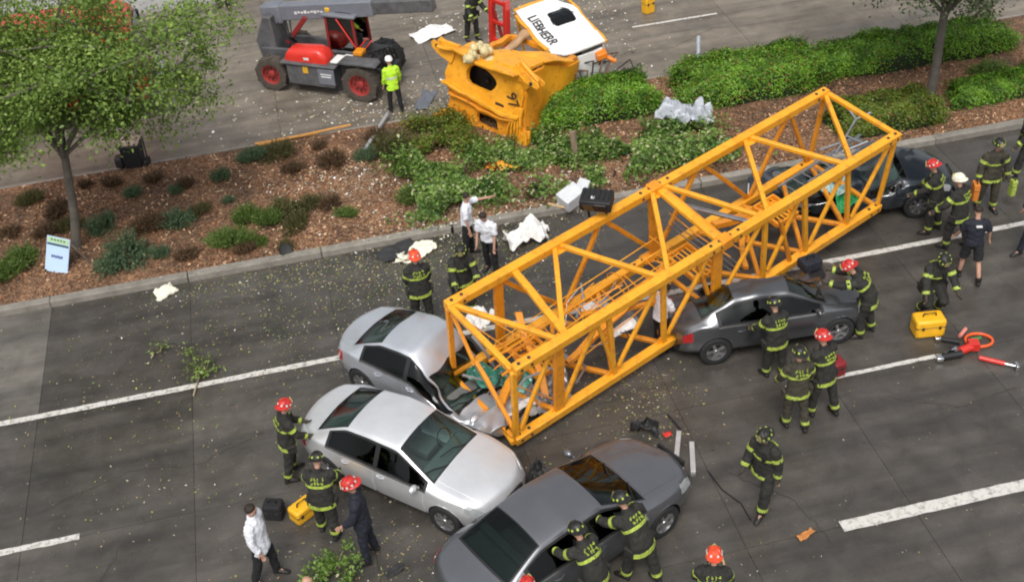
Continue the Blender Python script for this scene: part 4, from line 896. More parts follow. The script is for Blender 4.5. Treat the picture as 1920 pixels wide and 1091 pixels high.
# boom: three telescoped box tubes with rear pivot, text on the outer tube
B0, B1 = V(-1.75,.10,1.88), V(3.4,.10,2.62); bd = (B1-B0).normalized()
part('boom', GREYL, lambda b: b.beam(B0, B0+bd*3.4, .34, .44), .03); part('boom_tip', GREYP, lambda b: b.beam(B0+bd*3.35, B1, .28, .36), .03)
part('boom_cap', GREYL, lambda b: b.beam(B0-bd*.12+V(0,0,-.02), B0+bd*.5+V(0,0,-.02), .46, .56), .06)
def boomtxt(): 
    q = Matrix((bd, V(0,0,1)-bd*bd.z, V(0,-1,0))).transposed().to_4x4(); return Matrix.Translation(B0+bd*1.35+V(0,-.172,.02)) @ q
for i in range(9):
    part('boom_marking', LTR, lambda b: b.beam(B0+bd*(.95+.105*i)+V(0,-.173,.015*(i%2)), B0+bd*(.95+.105*i+.075)+V(0,-.173,.015*(i%2)), .008, .05+.03*(i%3==0)), 0)
part('lift_ram', STEEL, lambda b: b.tube([V(.1,.1,1.0),B0+bd*2.1+V(0,0,-.2)], .055, 10), 0, 50); part('lift_ram', DARK, lambda b: b.tube([V(.1,.1,1.0),V(.1,.1,1.0).lerp(B0+bd*2.1,.55)], .08, 10), 0, 50)
for k in range(4): part('hydraulic_hose', BLK, lambda b: b.tube([V(-1.4+.1*k,-.1+.06*k,1.75),V(-1.1+.06*k,-.25,1.35),V(-.9,-.2+.05*k,1.1)], .022, 6), 0, 50)
part('boom_bracket', REDD, lambda b: b.beam((-1.15,-.16,1.12),(-.45,-.12,1.95),.08,.14))
# machinery around the front axle
part('front_frame', M('oily black casting',(.02,.02,.02),.4,var=.4,bump=.5,bscale=20), lambda b: (b.box((1.45,0,.85),(.75,.9,.5)), b.box((1.9,0,.6),(.35,.7,.3)), b.box((1.35,-.45,1.05),(.55,.35,.25))), .05)
part('tool_box', YELD, lambda b: b.box((1.25,-.42,1.24),(.26,.30,.12)), .02); part('folded_tarp', WHITE, lambda b: (b.box((.80,-.62,1.05),(.55,.45,.06)), b.box((.95,-.55,1.10),(.3,.3,.05))), .02)
for k in range(5): part('hydraulic_hose', BLK, lambda b: b.tube([V(1.3+.1*k,-.3+.1*k,1.1),V(1.6+.08*k,-.35+.1*k,1.25),V(1.95,-.2+.1*k,.8)], .025, 6), 0, 50)
op = person('loader operator in lime vest seated in the cab of the loader', (1.42,31.10,1.02), math.atan2(-1.52,2.32), 'vis', H_HAT, h=1.5, legs=((75,85),(75,85)), arms=((30,10,50,0),(30,10,50,0)))
op.location.z = .92

# ------------------------------------------------------------------ wrecked slewing unit of the crane
su = thing('crane_slewing_unit', 'battered yellow crane turntable lying on its side at the median edge with number 97', 'crane part')
pb0, pb1 = V(3.45,27.85,.02), V(5.10,25.75,.02)                        # foot of the face plate
ax = (pb1-pb0); Wp = ax.length; ax.normalize(); nrm = V(-ax.y,ax.x,0); nrm = nrm if nrm.dot(V(.7,.7,0)) > 0 else -nrm
mz_ = Matrix.Identity(4); upv = (V(0,0,1)-nrm*-.16).normalized(); nn = ax.cross(upv); nn = nn if nn.dot(nrm) > 0 else -nn
for i in range(3): mz_[i][0] = ax[i]; mz_[i][1] = nn[i]; mz_[i][2] = upv[i]; mz_[i][3] = pb0[i]
su.matrix_world = mz_                                                    # local: x along plate, y into the body, z up the plate
def sp(nm, mat, f, bevel=.02, smooth=None, par=None): b = MB(); f(b); o = b.build(nm, mat, par or su, bevel=bevel, smooth=smooth); return crumple(o, .02 if nm in ('pin','corner_lug') else .115, 1.25, .22, 3)
W2 = Wp
HOLE = M('black opening',(.012,.010,.008),.9)
def frame_plate(b, outer, hole, y, th):                                  # plate with a hole, made of quads between two loops
    n = len(outer); a = [V(x,y,z) for x,z in outer]; h = [V(x,y,z) for x,z in hole]; a2 = [p+V(0,th,0) for p in a]; h2 = [p+V(0,th,0) for p in h]
    f = []
    for i in range(n):
        j = (i+1)%n; f += [(i,j,n+j,n+i),(2*n+i,3*n+i,3*n+j,2*n+j),(i,2*n+i,2*n+j,j),(n+i,n+j,3*n+j,3*n+i)]
    b.add(a+h+a2+h2, f)
def loop(cx, cz, rx, rz, n=16, p=2.): return [(cx+rx*math.copysign(abs(math.cos(t))**(2/p),math.cos(t)), cz+rz*math.copysign(abs(math.sin(t))**(2/p),math.sin(t))) for t in np.linspace(0,2*math.pi,n,endpoint=False)]
sp('face_plate', YEL, lambda b: frame_plate(b, loop(W2*.5,1.42,W2*.46,.62,16,6.), loop(W2*.44,1.50,.52,.33), 0, .14), .01)
sp('face_plate', YELD, lambda b: frame_plate(b, loop(W2*.5,.46,W2*.46,.44,16,6.), loop(W2*.56,.48,.38,.17,16,4.), .02, .14), .01)
GREASE_SHADE = M('greasy shade black brown',(.030,.022,.016),.5,var=.5,scale=6,bump=.4)
sp('dark_backing_slab', GREASE_SHADE, lambda b: b.box((W2*.5,.70,1.0),(W2*.84,.16,1.7)), .01)  # greasy dark slab added behind the holes so the openings read as shade
for i in range(6): sp('backing_bolt', GREASE_SHADE, lambda b: b.lathe([(.0,.50),(.06,.50),(.06,.64),(.0,.64)],8,(W2*.44+.34*math.cos(i*1.047),0,1.50+.34*math.sin(i*1.047)),'y'), 0)
for x in (.10,W2-.10): sp('side_wall', YELD, lambda b: b.box((x,.45,.98),(.10,.75,1.9)), .02)
sp('top_wall', YEL, lambda b: b.box((W2*.5,.46,2.02),(W2*.92,.80,.10)), .02); sp('bottom_wall', YELD, lambda b: b.box((W2*.5,.46,.05),(W2*.9,.74,.09)), .02)
sp('cross_rib', YEL, lambda b: b.beam((.05,-.06,1.12),(W2-.1,-.06,.78),.16,.10), .02); sp('cross_rib', YELD, lambda b: b.beam((.2,-.05,.85),(W2-.25,-.05,.70),.12,.07), .02)
for i in range(5): sp('stiffener', YEL, lambda b: b.beam((W2-.12-.09*i,-.05-.01*i,.18+.05*i),(W2-.05-.05*i,-.06,1.05),.06,.05), .01)
for x, z, dx, dz in ((.02,2.0,-.34,.10),(W2,1.92,.28,-.10),(.05,.15,-.46,-.12),(W2-.05,.10,.06,-.24)):
    def lug(b, x=x, z=z, dx=dx, dz=dz):
        d = V(dx,0,dz).normalized(); q = V(-d.z,0,d.x); o = V(x,.08,z)-d*.25
        b.prism([(-.1,-.30),(.42,-.17),(.58,-.12),(.62,0),(.58,.12),(.42,.17),(-.1,.30)], o, d, q, .10)
    L_ = sp('corner_lug', YEL, lug, .02); d = V(dx,0,dz).normalized(); c = V(x,.08,z)+d*.24
    for s in (-1,1): sp('lug_plate', YEL, lambda b: b.prism([(-.3,-.2),(.45,-.10),(.5,0),(.45,.10),(-.3,.2)], c-d*.25+V(0,s*.12,0), d, V(-d.z,0,d.x), .03), .008, par=None)
    sp('pin', DARK, lambda b: b.lathe([(.0,-.18),(.05,-.18),(.05,.18),(.0,.18)],12,c,'y'), 0, 40)
sp('bent_flange', YEL, lambda b: (b.box((.45,.02,2.12),(1.1,.5,.08)), b.beam((.95,.1,2.06),(W2-.1,.0,1.95),.62,.07)), .02)
sp('bent_flange', YEL, lambda b: b.prism([(-.05,0),(.55,.05),(.75,-.30),(.35,-.5),(-.1,-.25)], (W2-.62,-.10,1.95), (1,0,0), (0,-.45,1), .06), .015)
sp('leg_strut', YELD, lambda b: (b.beam((.25,.1,.6),(-.35,.15,.05),.10,.10), b.beam((.4,.1,.35),(-.2,.2,.08),.08,.08)), .015)
tn_ = text('number_marking', '97', .46, M('dark number paint',(.06,.035,.02),.6), su, Matrix.Identity(4), .02, .0)
tn_.data.transform(Matrix.Translation(V(W2*.84,-.008,1.24)) @ Matrix.Rotation(R(90),4,'X') @ Matrix.Rotation(R(-70),4,'Z')); crumple(tn_, .115, 1.25, .22, 3)
sp('number_underline', M('dark number paint',(.06,.035,.02),.6), lambda b: b.box((W2*.70,-.008,1.04),(.26,.024,.06)), 0)
# burst insulation foam and the bent machinery frame behind
FOAM = M('torn foam',(.62,.52,.28),.95,var=.25,scale=12,bump=.8,bscale=25)
fo = thing('foam_lump', 'torn lump of pale yellow foam on top of the crane turntable', 'foam', tuple(mz_ @ V(W2*.42,.02,2.08)))
b = MB()
for i in range(26): b.ball(V(random.uniform(-.36,.36),random.uniform(-.22,.22),random.uniform(-.05,.24)), [random.uniform(.06,.15) for _ in range(3)], 8)
b.build('foam', FOAM, fo, smooth=60)
sp('tower_top_frame', YELD, lambda b: (b.beam((.5,.9,1.9),(.5,2.1,1.9),.14,.14), b.beam((W2-.25,.85,1.95),(W2-.25,2.3,1.75),.16,.16), b.beam((.5,2.1,1.9),(W2-.25,2.3,1.75),.12,.12), b.beam((.5,2.1,1.9),(.6,2.1,.4),.12,.12), b.beam((W2-.25,2.3,1.75),(W2-.25,2.3,.3),.14,.14)), .015)
sp('gusset_panel', YEL, lambda b: b.prism([(0,0),(1.5,-.25),(1.5,-.9),(0,-1.75)], (W2-.14,.85,1.95), (0,1,0), (0,0,1), .05), .01)
sp('slope_panel', YEL, lambda b: b.prism([(0,0),(1.1,.0),(1.25,.95),(.5,.55)], (W2-1.15,.86,2.06), (1,0,0), (0,1,-.05), .05), .01)
sp('bent_pipe', M('rusty tan pipe',(.42,.25,.13),.6,var=.2), lambda b: (b.tube([V(.75,1.0,1.7),V(.95,1.9,2.05),V(1.0,2.1,2.1)],.11,12), b.tube([V(1.1,1.0,1.2),V(1.35,1.7,1.6)],.16,12)), 0, 50)
sp('slewing_motor', M('grey brown machinery',(.16,.13,.11),.6,var=.3), lambda b: (b.lathe([(.0,-.3),(.24,-.3),(.26,.2),(.16,.3),(.0,.3)],14,(1.25,1.5,1.25)), b.box((1.6,1.7,1.1),(.4,.5,.5))), .02)
sp('hydraulic_pipe', STEEL, lambda b: b.tube([V(.85,1.2,1.4),V(1.5,1.35,1.75),V(1.9,1.6,1.5)],.035,8), 0, 50)
# operator's cab, separate white box torn loose, lying tilted behind
cb = thing('crane_cab', 'white crane operator cab with black lettering and dark window lying on its side', 'crane cab')
c0 = V(7.02,28.95,1.02); cx_ = V(.16,-.98,-.10).normalized(); cz_ = V(-.12,-.10,1).normalized(); cy_ = cz_.cross(cx_).normalized(); cz_ = cx_.cross(cy_)
q = Matrix.Identity(4)
for i in range(3): q[i][0] = cx_[i]; q[i][1] = cy_[i]; q[i][2] = cz_[i]; q[i][3] = c0[i]
cb.matrix_world = q
CW = M('cab white paint',(.80,.80,.79),.35,var=.06,coat=.3)
def cp(nm, mat, f, bevel=.02, smooth=None): b = MB(); f(b); o = b.build(nm, mat, cb, bevel=bevel, smooth=smooth); return crumple(o, .05 if nm == 'side_panel' else .10, 1.3, .3, 5)
LX, LY, LZ = 2.65, 1.45, 1.45
def top_panel(b):
    o = [(-LX/2,-LY/2),(LX/2-.25,-LY/2),(LX/2,-LY/2+.3),(LX/2,LY/2),(-LX/2+.7,LY/2),(-LX/2,LY/2-.35),(-LX/2,0),(-LX/2,-LY/4)]; h = [(-.62,-.08),(-.05,-.08),(.02,-.02),(.02,.45),(-.05,.52),(-.55,.52),(-.68,.45),(-.70,.0)]
    n = 8; a = [V(x,y,LZ/2) for x,y in o]; c = [V(x,y,LZ/2) for x,y in h]; a2 = [p-V(0,0,.05) for p in a]; c2 = [p-V(0,0,.05) for p in c]; f = []
    for i in range(n): j = (i+1)%n; f += [(i,j,n+j,n+i),(2*n+i,3*n+i,3*n+j,2*n+j),(i,2*n+i,2*n+j,j),(n+i,n+j,3*n+j,3*n+i)]
    b.add(a+c+a2+c2, f)
cp('side_panel', CW, top_panel, .012)
cp('window', glass_mat('crane cab glass',(.03,.03,.035),.02), lambda b: b.box((-.33,.22,LZ/2-.02),(.72,.62,.012)), 0)
cp('near_wall', M('cab grey white paint',(.62,.63,.64),.45,var=.08), lambda b: b.prism([(-LX/2+.1,-LZ/2),(LX/2-.3,-LZ/2+.15),(LX/2,LZ/2-.3),(LX/2-.1,LZ/2-.06),(-LX/2,LZ/2-.06)], (0,-LY/2+.03,0), (1,0,0), (0,0,1), .05), .01)
cp('end_wall', CW, lambda b: b.box((LX/2-.06,.05,-.05),(.05,LY-.3,LZ-.3)), .01); cp('floor_pan', DARK, lambda b: b.box((0,0,-LZ/2+.05),(LX-.3,LY-.1,.06)), .01)
cp('far_wall', CW, lambda b: b.box((.2,LY/2-.05,-.05),(LX-.6,.05,LZ-.15)), .01)
cp('roof_edge', YEL, lambda b: b.beam((-LX/2+.3,LY/2+.02,LZ/2-.03),(LX/2,LY/2+.02,LZ/2-.03),.07,.07), .01); cp('cab_frame', YEL, lambda b: (b.beam((-LX/2+.2,-LY/2-.06,LZ/2-.02),(LX/2-.4,-LY/2-.06,LZ/2-.02),.10,.08), b.beam((-LX/2-.05,-LY/2,LZ/2-.04),(-LX/2-.05,LY/2-.4,LZ/2-.04),.08,.08), b.beam((-LX/2-.05,-LY/2,LZ/2),(-LX/2,-LY/2,-LZ/2),.08,.08)), .01)
cp('bent_bracket', ORG, lambda b: (b.box((LX/2+.05,.55,.35),(.25,.3,.22)), b.beam((LX/2,.6,.3),(LX/2+.35,.85,.15),.10,.10)), .02)
crumple(text('brand_lettering', 'LIEBHERR', .36, M('black lettering',(.03,.03,.032),.5), cb, Matrix.Identity(4), .006), .0, 1, 9); tx_ = bpy.data.objects['brand_lettering']; tx_.data.transform(Matrix.Translation(V(-.05,-LY/2+.25,LZ/2+.008))); crumple(tx_, .05, 1.3, .3, 5)
for i in range(7):
    q0 = V(LX/2-.1,-.5+.18*i,.2-.1*(i%3)); cp('twisted_bar', DARK if i % 2 else M('rusty brown bar',(.14,.08,.05),.7,var=.3), lambda b: b.tube([q0,q0+V(.25,.1+.05*i,.1),q0+V(.45,.25-.06*i,-.25),q0+V(.6,.5-.1*i,-.5)],.03,6), 0, 50)
for i in range(5): sp('torn_cable', BLK, lambda b: b.tube([V(.6+.2*i,.9,1.9),V(.7+.15*i,1.5,1.7-.2*(i%2)),V(.9+.2*i,2.0,1.0),V(.7+.3*i,2.3,.5)],.022,6), 0, 50)
wf = thing('wire_frame', 'thin black bent wire frame lying beside the white crane cab', 'wire frame', (7.85,28.45,.02))
for p, c in ((V(0,0,0),V(.95,.05,.55)),(V(.95,.05,.55),V(1.05,-.35,.1)),(V(1.05,-.35,.1),V(.1,-.5,.1)),(V(.1,-.5,.1),V(0,0,0)),(V(.2,-.2,.1),V(.75,-.1,.4)),(V(.75,-.1,.4),V(.95,-.35,.05))): 
    b = MB(); b.tube([p,c],.018,6); b.build('wire', BLK, wf, smooth=50)
fk = thing('red_fork_frame', 'red steel fork frame standing behind the crane turntable', 'fork frame', (5.50,30.25,0), R(30)); fk.scale = (1.25,1.25,1.2)
for y in (-.24,.24):
    b = MB(); b.beam((0,y,0),(.12,y,1.75),.10,.14); b.build('mast_rail', RED, fk, bevel=.01)
    b = MB(); b.beam((-.02,y,.12),(-.55,y,.06),.10,.05); b.build('fork', RED, fk, bevel=.01)
for z in (.25,.7,1.15,1.65):
    b = MB(); b.beam((z*.07,-.26,z),(z*.07,.26,z),.08,.09); b.build('cross_bar', RED, fk, bevel=.01)
b = MB(); b.beam((.05,-.2,.5),(.1,.2,1.5),.05,.06); b.build('chain_brace', M('dark red frame paint',(.22,.02,.02)), fk)

# ------------------------------------------------------------------ fire engine half hidden behind the street tree
fe = thing('fire_engine', 'red fire engine with chrome wheel half hidden behind the leafy street tree', 'fire engine', (-8.2,31.7,0))
def fp(nm, mat, f, bevel=.03, smooth=None): b = MB(); f(b); return b.build(nm, mat, fe, bevel=bevel, smooth=smooth)
CHR = M('chrome',(.75,.76,.78),.12,1.)
fp('rear_body', RED, lambda b: b.box((-2.0,0,1.55),(4.6,2.3,1.7)), .05); fp('cab', RED, lambda b: b.prism([(.5,.7),(4.05,.7),(4.15,1.3),(3.95,2.5),(3.6,2.72),(.5,2.72)], (0,0,0), (1,0,0), (0,0,1), 2.35), .08)
fp('chassis', DARK, lambda b: b.box((-.2,0,.62),(8.2,1.9,.3))); fp('bumper', CHR, lambda b: b.box((4.30,0,.72),(.28,2.35,.32)), .05)
for y in (-1.185,1.185):
    fp('white_stripe', WHITE, lambda b: b.box((-.2,y,1.25),(8.0,.012,.16)), 0)
    for x in (1.15,2.85): fp('cab_window', glass_mat('loader glass',(.05,.045,.045)), lambda b: b.box((x,y,2.1),(.9,.015,.62)), 0)
    for k in range(4): fp('locker_door', M('roller shutter',(.45,.46,.47),.4,.6), lambda b: b.box((-3.7+1.1*k,y*.985,1.65),(.95,.03,1.2)), .01)
fp('windscreen', glass_mat('loader glass',(.05,.045,.045)), lambda b: b.beam((4.13,0,1.45),(3.99,0,2.4),2.1,.02), 0)
for x in (-2.4,2.75):
    for sd in (-1,1): big_wheel(fe, (x,sd*1.02,.52), .52, .32, False, CHR, False, sd)
fp('light_bar', M('red light lens',(.6,.02,.02),.2), lambda b: b.box((3.2,0,2.82),(.3,1.8,.16)), .04); fp('hose_bed', M('hose canvas',(.55,.5,.38),.8), lambda b: b.box((-2.0,.2,2.45),(4.0,1.3,.16)), .04)
for y in (-.75,-.35):
    fp('ladder_rail', STEEL, lambda b: b.beam((-4.0,y,2.62),(.3,y,2.62),.05,.08), .01)
for i in range(10): fp('ladder_rung', STEEL, lambda b: b.tube([(-3.8+.42*i,-.75,2.62),(-3.8+.42*i,-.35,2.62)],.02,6), 0)
for sd in (-1,1): fp('headlight', M('lamp lens',(.8,.8,.75),.1), lambda b: b.box((4.18,sd*.85,1.05),(.05,.35,.22)), .03); fp('mirror', BLK, lambda b: b.box((4.0,sd*1.4,2.0),(.1,.18,.4)), .02)

# ------------------------------------------------------------------ wheeled tool cart, sandwich board, tools, cases
ct = thing('tool_cart', 'black two wheeled tool cart with a pale lid at the far edge of the median', 'tool cart', (-4.62,28.22,0), R(-10))
def kp(nm, mat, f, bevel=.015, smooth=None, par=None): b = MB(); f(b); return b.build(nm, mat, par, bevel=bevel, smooth=smooth)
kp('bin_body', M('black bin plastic',(.018,.02,.024),.45), lambda b: b.prism([(-.21,.10),(.21,.10),(.26,.74),(-.26,.74)], (0,0,0), (1,0,0), (0,0,1), .46), .03, par=ct)
kp('lid', M('pale clutter',(.55,.42,.33),.7,var=.4,scale=14), lambda b: (b.box((0,0,.78),(.5,.44,.07)), b.box((.05,.05,.84),(.2,.15,.08))), .02, par=ct)
for s in (-1,1):
    kp('handle_post', DARK, lambda b: b.tube([V(s*.29,.12,.12),V(s*.29,.18,.8)],.018,8), 0, 50, ct)
    kp('wheel', BLK, lambda b: b.lathe([(.02,-.04),(.14,-.04),(.15,0),(.14,.04),(.02,.04)],18,(s*.33-.0,-.02,.15),'x'), 0, 40, ct)
kp('side_pouch', DARK, lambda b: b.box((-.36,-.1,.28),(.2,.26,.3)), .05, par=ct)
sg = thing('sandwich_board', 'leaning white sandwich board sign with green header on the mulch by the tree trunk', 'sign', (-6.30,23.75,.14), R(-16), rot=(0,R(9),R(-26)))
bt = M('pale blue board',(.48,.64,.86),.45,var=.05)
SR = Matrix.Rotation(R(-24),3,'X')
def bp_(nm, mat, c, d, bev=.006): b = MB(); b.box(SR @ V(*c), d, SR); return b.build(nm, mat, sg, bevel=bev)
bp_('front_board', bt, (0,0,.46),(.56,.03,.84), .01); bp_('header', M('pale green header',(.42,.60,.36),.5), (0,-.019,.80),(.52,.008,.12)); bp_('dark_band', M('dark teal band',(.03,.07,.08),.5), (0,-.019,.70),(.52,.008,.05))
for i in range(6): bp_('lettering_mark', M('navy print',(.05,.07,.22),.5), (-.12+.048*i,-.019,.42+.008*(i%2)),(.034,.008,.06), 0)
for i in range(5): bp_('header_mark', M('dark green print',(.08,.18,.08),.5), (-.15+.075*i,-.025,.81),(.05,.004,.04), 0)
for s in (-1,1): bp_('leg', BLK, (s*.25,0,.02),(.04,.04,.12), .004)
b = MB(); b.beam(SR @ V(.2,.0,.86), V(.62,.52,.06), .03, .03); b.build('rear_leg', STEEL, sg); b = MB(); b.beam(SR @ V(-.2,.0,.86), V(.25,.6,.06), .03, .03); b.build('rear_leg', STEEL, sg)

def case(label, loc, rz, d, mat, extra=None, cat='tool case', nm='tool_case'):
    t = thing(nm, label, cat, loc, R(rz)); kp('shell', mat, lambda b: b.box((0,0,d[2]/2),d), min(d)*.14, par=t); kp('seam', DARK, lambda b: b.box((0,0,d[2]*.62),(d[0]+.006,d[1]+.006,.012)), 0, par=t)
    kp('handle', BLK, lambda b: b.tube([V(-d[0]*.22,0,d[2]),V(-d[0]*.2,0,d[2]+.07),V(d[0]*.2,0,d[2]+.07),V(d[0]*.22,0,d[2])],.016,6), 0, 50, t)
    for s in (-1,1): kp('latch', DARK, lambda b: b.box((s*d[0]*.28,-d[1]/2-.004,d[2]*.6),(.05,.014,.07)), 0, par=t)
    return t
YC = M('yellow case plastic',(.84,.44,.02),.4,var=.08)
case('yellow power unit case in front of the crouching firefighter', (11.18,16.32,.0), -8, (.60,.38,.42), YC)
case('orange carry case held at the hip of the firefighter near the kerb', (13.98,19.62,.52), 75, (.24,.13,.42), M('muted orange case',(.62,.20,.03),.55))
case('yellow and black kit bag on the far road surface', (10.55,32.3,0), 20, (.34,.26,.52), YC, cat='kit bag', nm='kit_bag')
case('yellow and white medical bag on the road by the bright silver sedan rear wheel', (-1.42,14.98,0), 35, (.46,.30,.30), YC, cat='medical bag', nm='medical_bag')
case('black equipment bag on the road next to the yellow and white bag', (-1.92,15.12,0), -20, (.34,.26,.34), BLKC, cat='equipment bag', nm='equipment_bag')
case('lime bag hanging at the side of the firefighter with the orange case', (14.98,19.72,.35), 90, (.16,.12,.40), LIME, cat='bag', nm='gear_bag')
case('dark red bag on the road behind the bright red helmet firefighter', (8.85,15.72,0), 10, (.5,.32,.34), M('dark red bag',(.22,.015,.02),.6), cat='bag', nm='gear_bag')
case('black holdall lying on the hood of the pinned dark silver sedan', (9.35,18.0,.84), 10, (.42,.32,.22), NAVY, cat='holdall', nm='holdall')
tr_ = thing('rescue_cutter', 'red and orange hydraulic rescue cutter with coiled orange hose on the lane line', 'rescue tool', (11.62,15.52,0), R(-14))
kp('hose_coil', M('orange hose',(.80,.12,.03),.4), lambda b: b.tube([V(.30+.26*math.cos(t),.32+.20*math.sin(t),.035+.012*(t/6.28)) for t in np.linspace(.3,12.0,50)],.028,8), 0, 60, tr_)
kp('body', RED, lambda b: (b.tube([V(-.18,-.05,.10),V(.15,.10,.12)],.085,12), b.box((.12,.1,.12),(.2,.2,.16))), .0, 50, tr_)
for k, s in enumerate((-1,1)): kp('blade', CHR, lambda b: b.prism([(0,0),(.30,.04),(.34,-.02),(.0,-.10)], (-.2,-.05+.05*s,.10), (-.9,-.3*s-.2,0), (.2*s,-.9,0), .03), 0, par=tr_)
kp('ram', RED, lambda b: b.tube([V(.15,-.22,.07),V(.58,-.42,.07)],.05,10), 0, 50, tr_); kp('ram_rod', CHR, lambda b: b.tube([V(.55,-.41,.07),V(.75,-.5,.07)],.03,8), 0, 50, tr_); kp('ram_foot', CHR, lambda b: b.box((.77,-.51,.07),(.06,.16,.12)), .01, par=tr_)
kp('spreader', BLK, lambda b: (b.tube([V(-.55,-.18,.08),V(-.15,-.12,.10)],.07,10), b.tube([V(-.42,.35,.08),V(-.1,.22,.1)],.05,8)), 0, 50, tr_); kp('spreader_tip', CHR, lambda b: b.box((-.60,-.2,.08),(.14,.16,.1)), .02, par=tr_); kp('spreader_tip', CHR, lambda b: b.box((-.48,.38,.08),(.12,.10,.08)), .02, par=tr_)
kp('grip', M('green grip',(.04,.18,.05),.5), lambda b: b.tube([V(.12,.28,.10),V(.32,.32,.10)],.045,8), 0, 50, tr_); kp('upright_handle', M('pink red paint',(.7,.25,.2),.4), lambda b: b.tube([V(-.05,.42,.08),V(.12,.62,.10)],.04,8), 0, 50, tr_)
# ------------------------------------------------------------------ vegetation
def leaf_quads(c, size, up=None, upw=.6, asp=.55):
    """c (n,3) centres -> leaf rhombi, outward direction `up` mixed with noise"""
    n = len(c); d = RNG.normal(0,1,(n,3))
    if up is not None: d = up*upw*2+d*(1-upw)
    nrm = d/np.linalg.norm(d,axis=1,keepdims=True); t = RNG.normal(0,1,(n,3)); t -= (t*nrm).sum(1,keepdims=True)*nrm; t /= np.linalg.norm(t,axis=1,keepdims=True); s = np.cross(nrm,t)
    L = (RNG.uniform(size[0],size[1],n))[:,None]; w = L*asp*RNG.uniform(.8,1.2,(n,1)); f = nrm*L*.12
    return np.stack([c-t*L*.5, c+s*w*.5+f*.6-t*L*.05, c+t*L*.5-f, c-s*w*.5+f*.6-t*L*.05],1).reshape(-1,3)
LM_T = leaf_mat('street tree leaves',(.055,.12,.018),(.36,.50,.11),.45)
LM_R = leaf_mat('grey green tree leaves',(.045,.070,.028),(.13,.17,.075),.5)
LM_H = leaf_mat('hedge leaves',(.035,.10,.010),(.24,.46,.045),.4,dead=(.26,.15,.04))
LM_HB = leaf_mat('bronzed hedge leaves',(.05,.085,.012),(.22,.30,.04),.45,dead=(.24,.11,.04))
LM_W = leaf_mat('broken shrub leaves',(.035,.095,.015),(.27,.42,.09),.45,dead=(.50,.50,.28))
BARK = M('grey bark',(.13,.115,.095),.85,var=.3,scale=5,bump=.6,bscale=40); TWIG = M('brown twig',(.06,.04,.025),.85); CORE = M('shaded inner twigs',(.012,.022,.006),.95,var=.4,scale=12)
def cnoise(c, f): return np.array([mnoise.noise(Vector((p[0]*f,p[1]*f,p[2]*f))) for p in c])
def tree(label, base, fork, cen, rad, nleaf, mat, size, r0, seed, zmin, nl=9):
    rn = random.Random(seed); root = thing('street_tree', label, 'tree', base); B = Vector(base); F = Vector(fork)-B; C = Vector(cen)-B
    b = MB(); b.tube([V(0,0,-.1),V(.0,0,.12),F*.3+V(.03,0,0),F*.65+V(.02,.02,0),F], [r0*1.5,r0*1.15,r0,r0*.92,r0*.82], 12); b.build('trunk', BARK, root, smooth=60)
    tips = []
    for i in range(nl):
        th = 2*math.pi*i/nl+rn.uniform(-.3,.3); el = rn.uniform(-.35,1.2); d = V(math.cos(th)*math.cos(el)*rad[0],math.sin(th)*math.cos(el)*rad[1],math.sin(el)*rad[2])
        e = C+d*.78; s = F*rn.uniform(.78,1.0); mid = s.lerp(e,.5)+V(rn.uniform(-.2,.2),rn.uniform(-.2,.2),.25)
        b = MB(); b.tube([s,s.lerp(mid,.5)+V(0,0,.08),mid,mid.lerp(e,.55),e], [r0*.5,r0*.4,r0*.3,r0*.2,.012], 7); lo = b.build('limb', BARK, root, smooth=60)
        for k in range(9):
            st = mid.lerp(e,rn.uniform(-.3,.95)) ; q = st+V(rn.gauss(0,.32)*rad[0],rn.gauss(0,.32)*rad[1],rn.gauss(.05,.28)*rad[2])
            if q.z+B.z < zmin: q.z = zmin-B.z+rn.uniform(0,.4)
            b = MB(); b.tube([st,st.lerp(q,.5)+V(0,0,.07),q], [.028,.018,.008], 5); b.build('branch', BARK, lo); tips += [q, st.lerp(q,.6)]
    tips = np.array([tuple(t) for t in tips]); k = RNG.integers(0,len(tips),nleaf); sp_ = RNG.uniform(.14,.34,len(tips))
    c = tips[k]+RNG.normal(0,1,(nleaf,3))*sp_[k][:,None]*np.array([1.15,1.15,.75]); u = (c-np.array(C))/np.array(rad); ok = ((u**2).sum(1) < 1.35) & (c[:,2]+B.z > zmin-.25); c = c[ok]; k = k[ok]
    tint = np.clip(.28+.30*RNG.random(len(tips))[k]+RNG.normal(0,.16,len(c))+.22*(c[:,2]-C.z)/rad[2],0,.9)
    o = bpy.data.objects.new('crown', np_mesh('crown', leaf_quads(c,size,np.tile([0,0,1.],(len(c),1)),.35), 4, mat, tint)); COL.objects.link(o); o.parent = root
    return root
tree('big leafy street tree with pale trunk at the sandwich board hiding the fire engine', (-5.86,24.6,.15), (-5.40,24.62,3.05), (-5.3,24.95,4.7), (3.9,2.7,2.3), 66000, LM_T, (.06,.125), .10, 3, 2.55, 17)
tree('slender grey trunked street tree between the clipped hedges', (15.66,24.62,.2), (15.70,24.66,2.7), (15.8,24.7,4.3), (3.3,2.6,2.0), 34000, LM_R, (.06,.12), .115, 8, 2.5, 13)
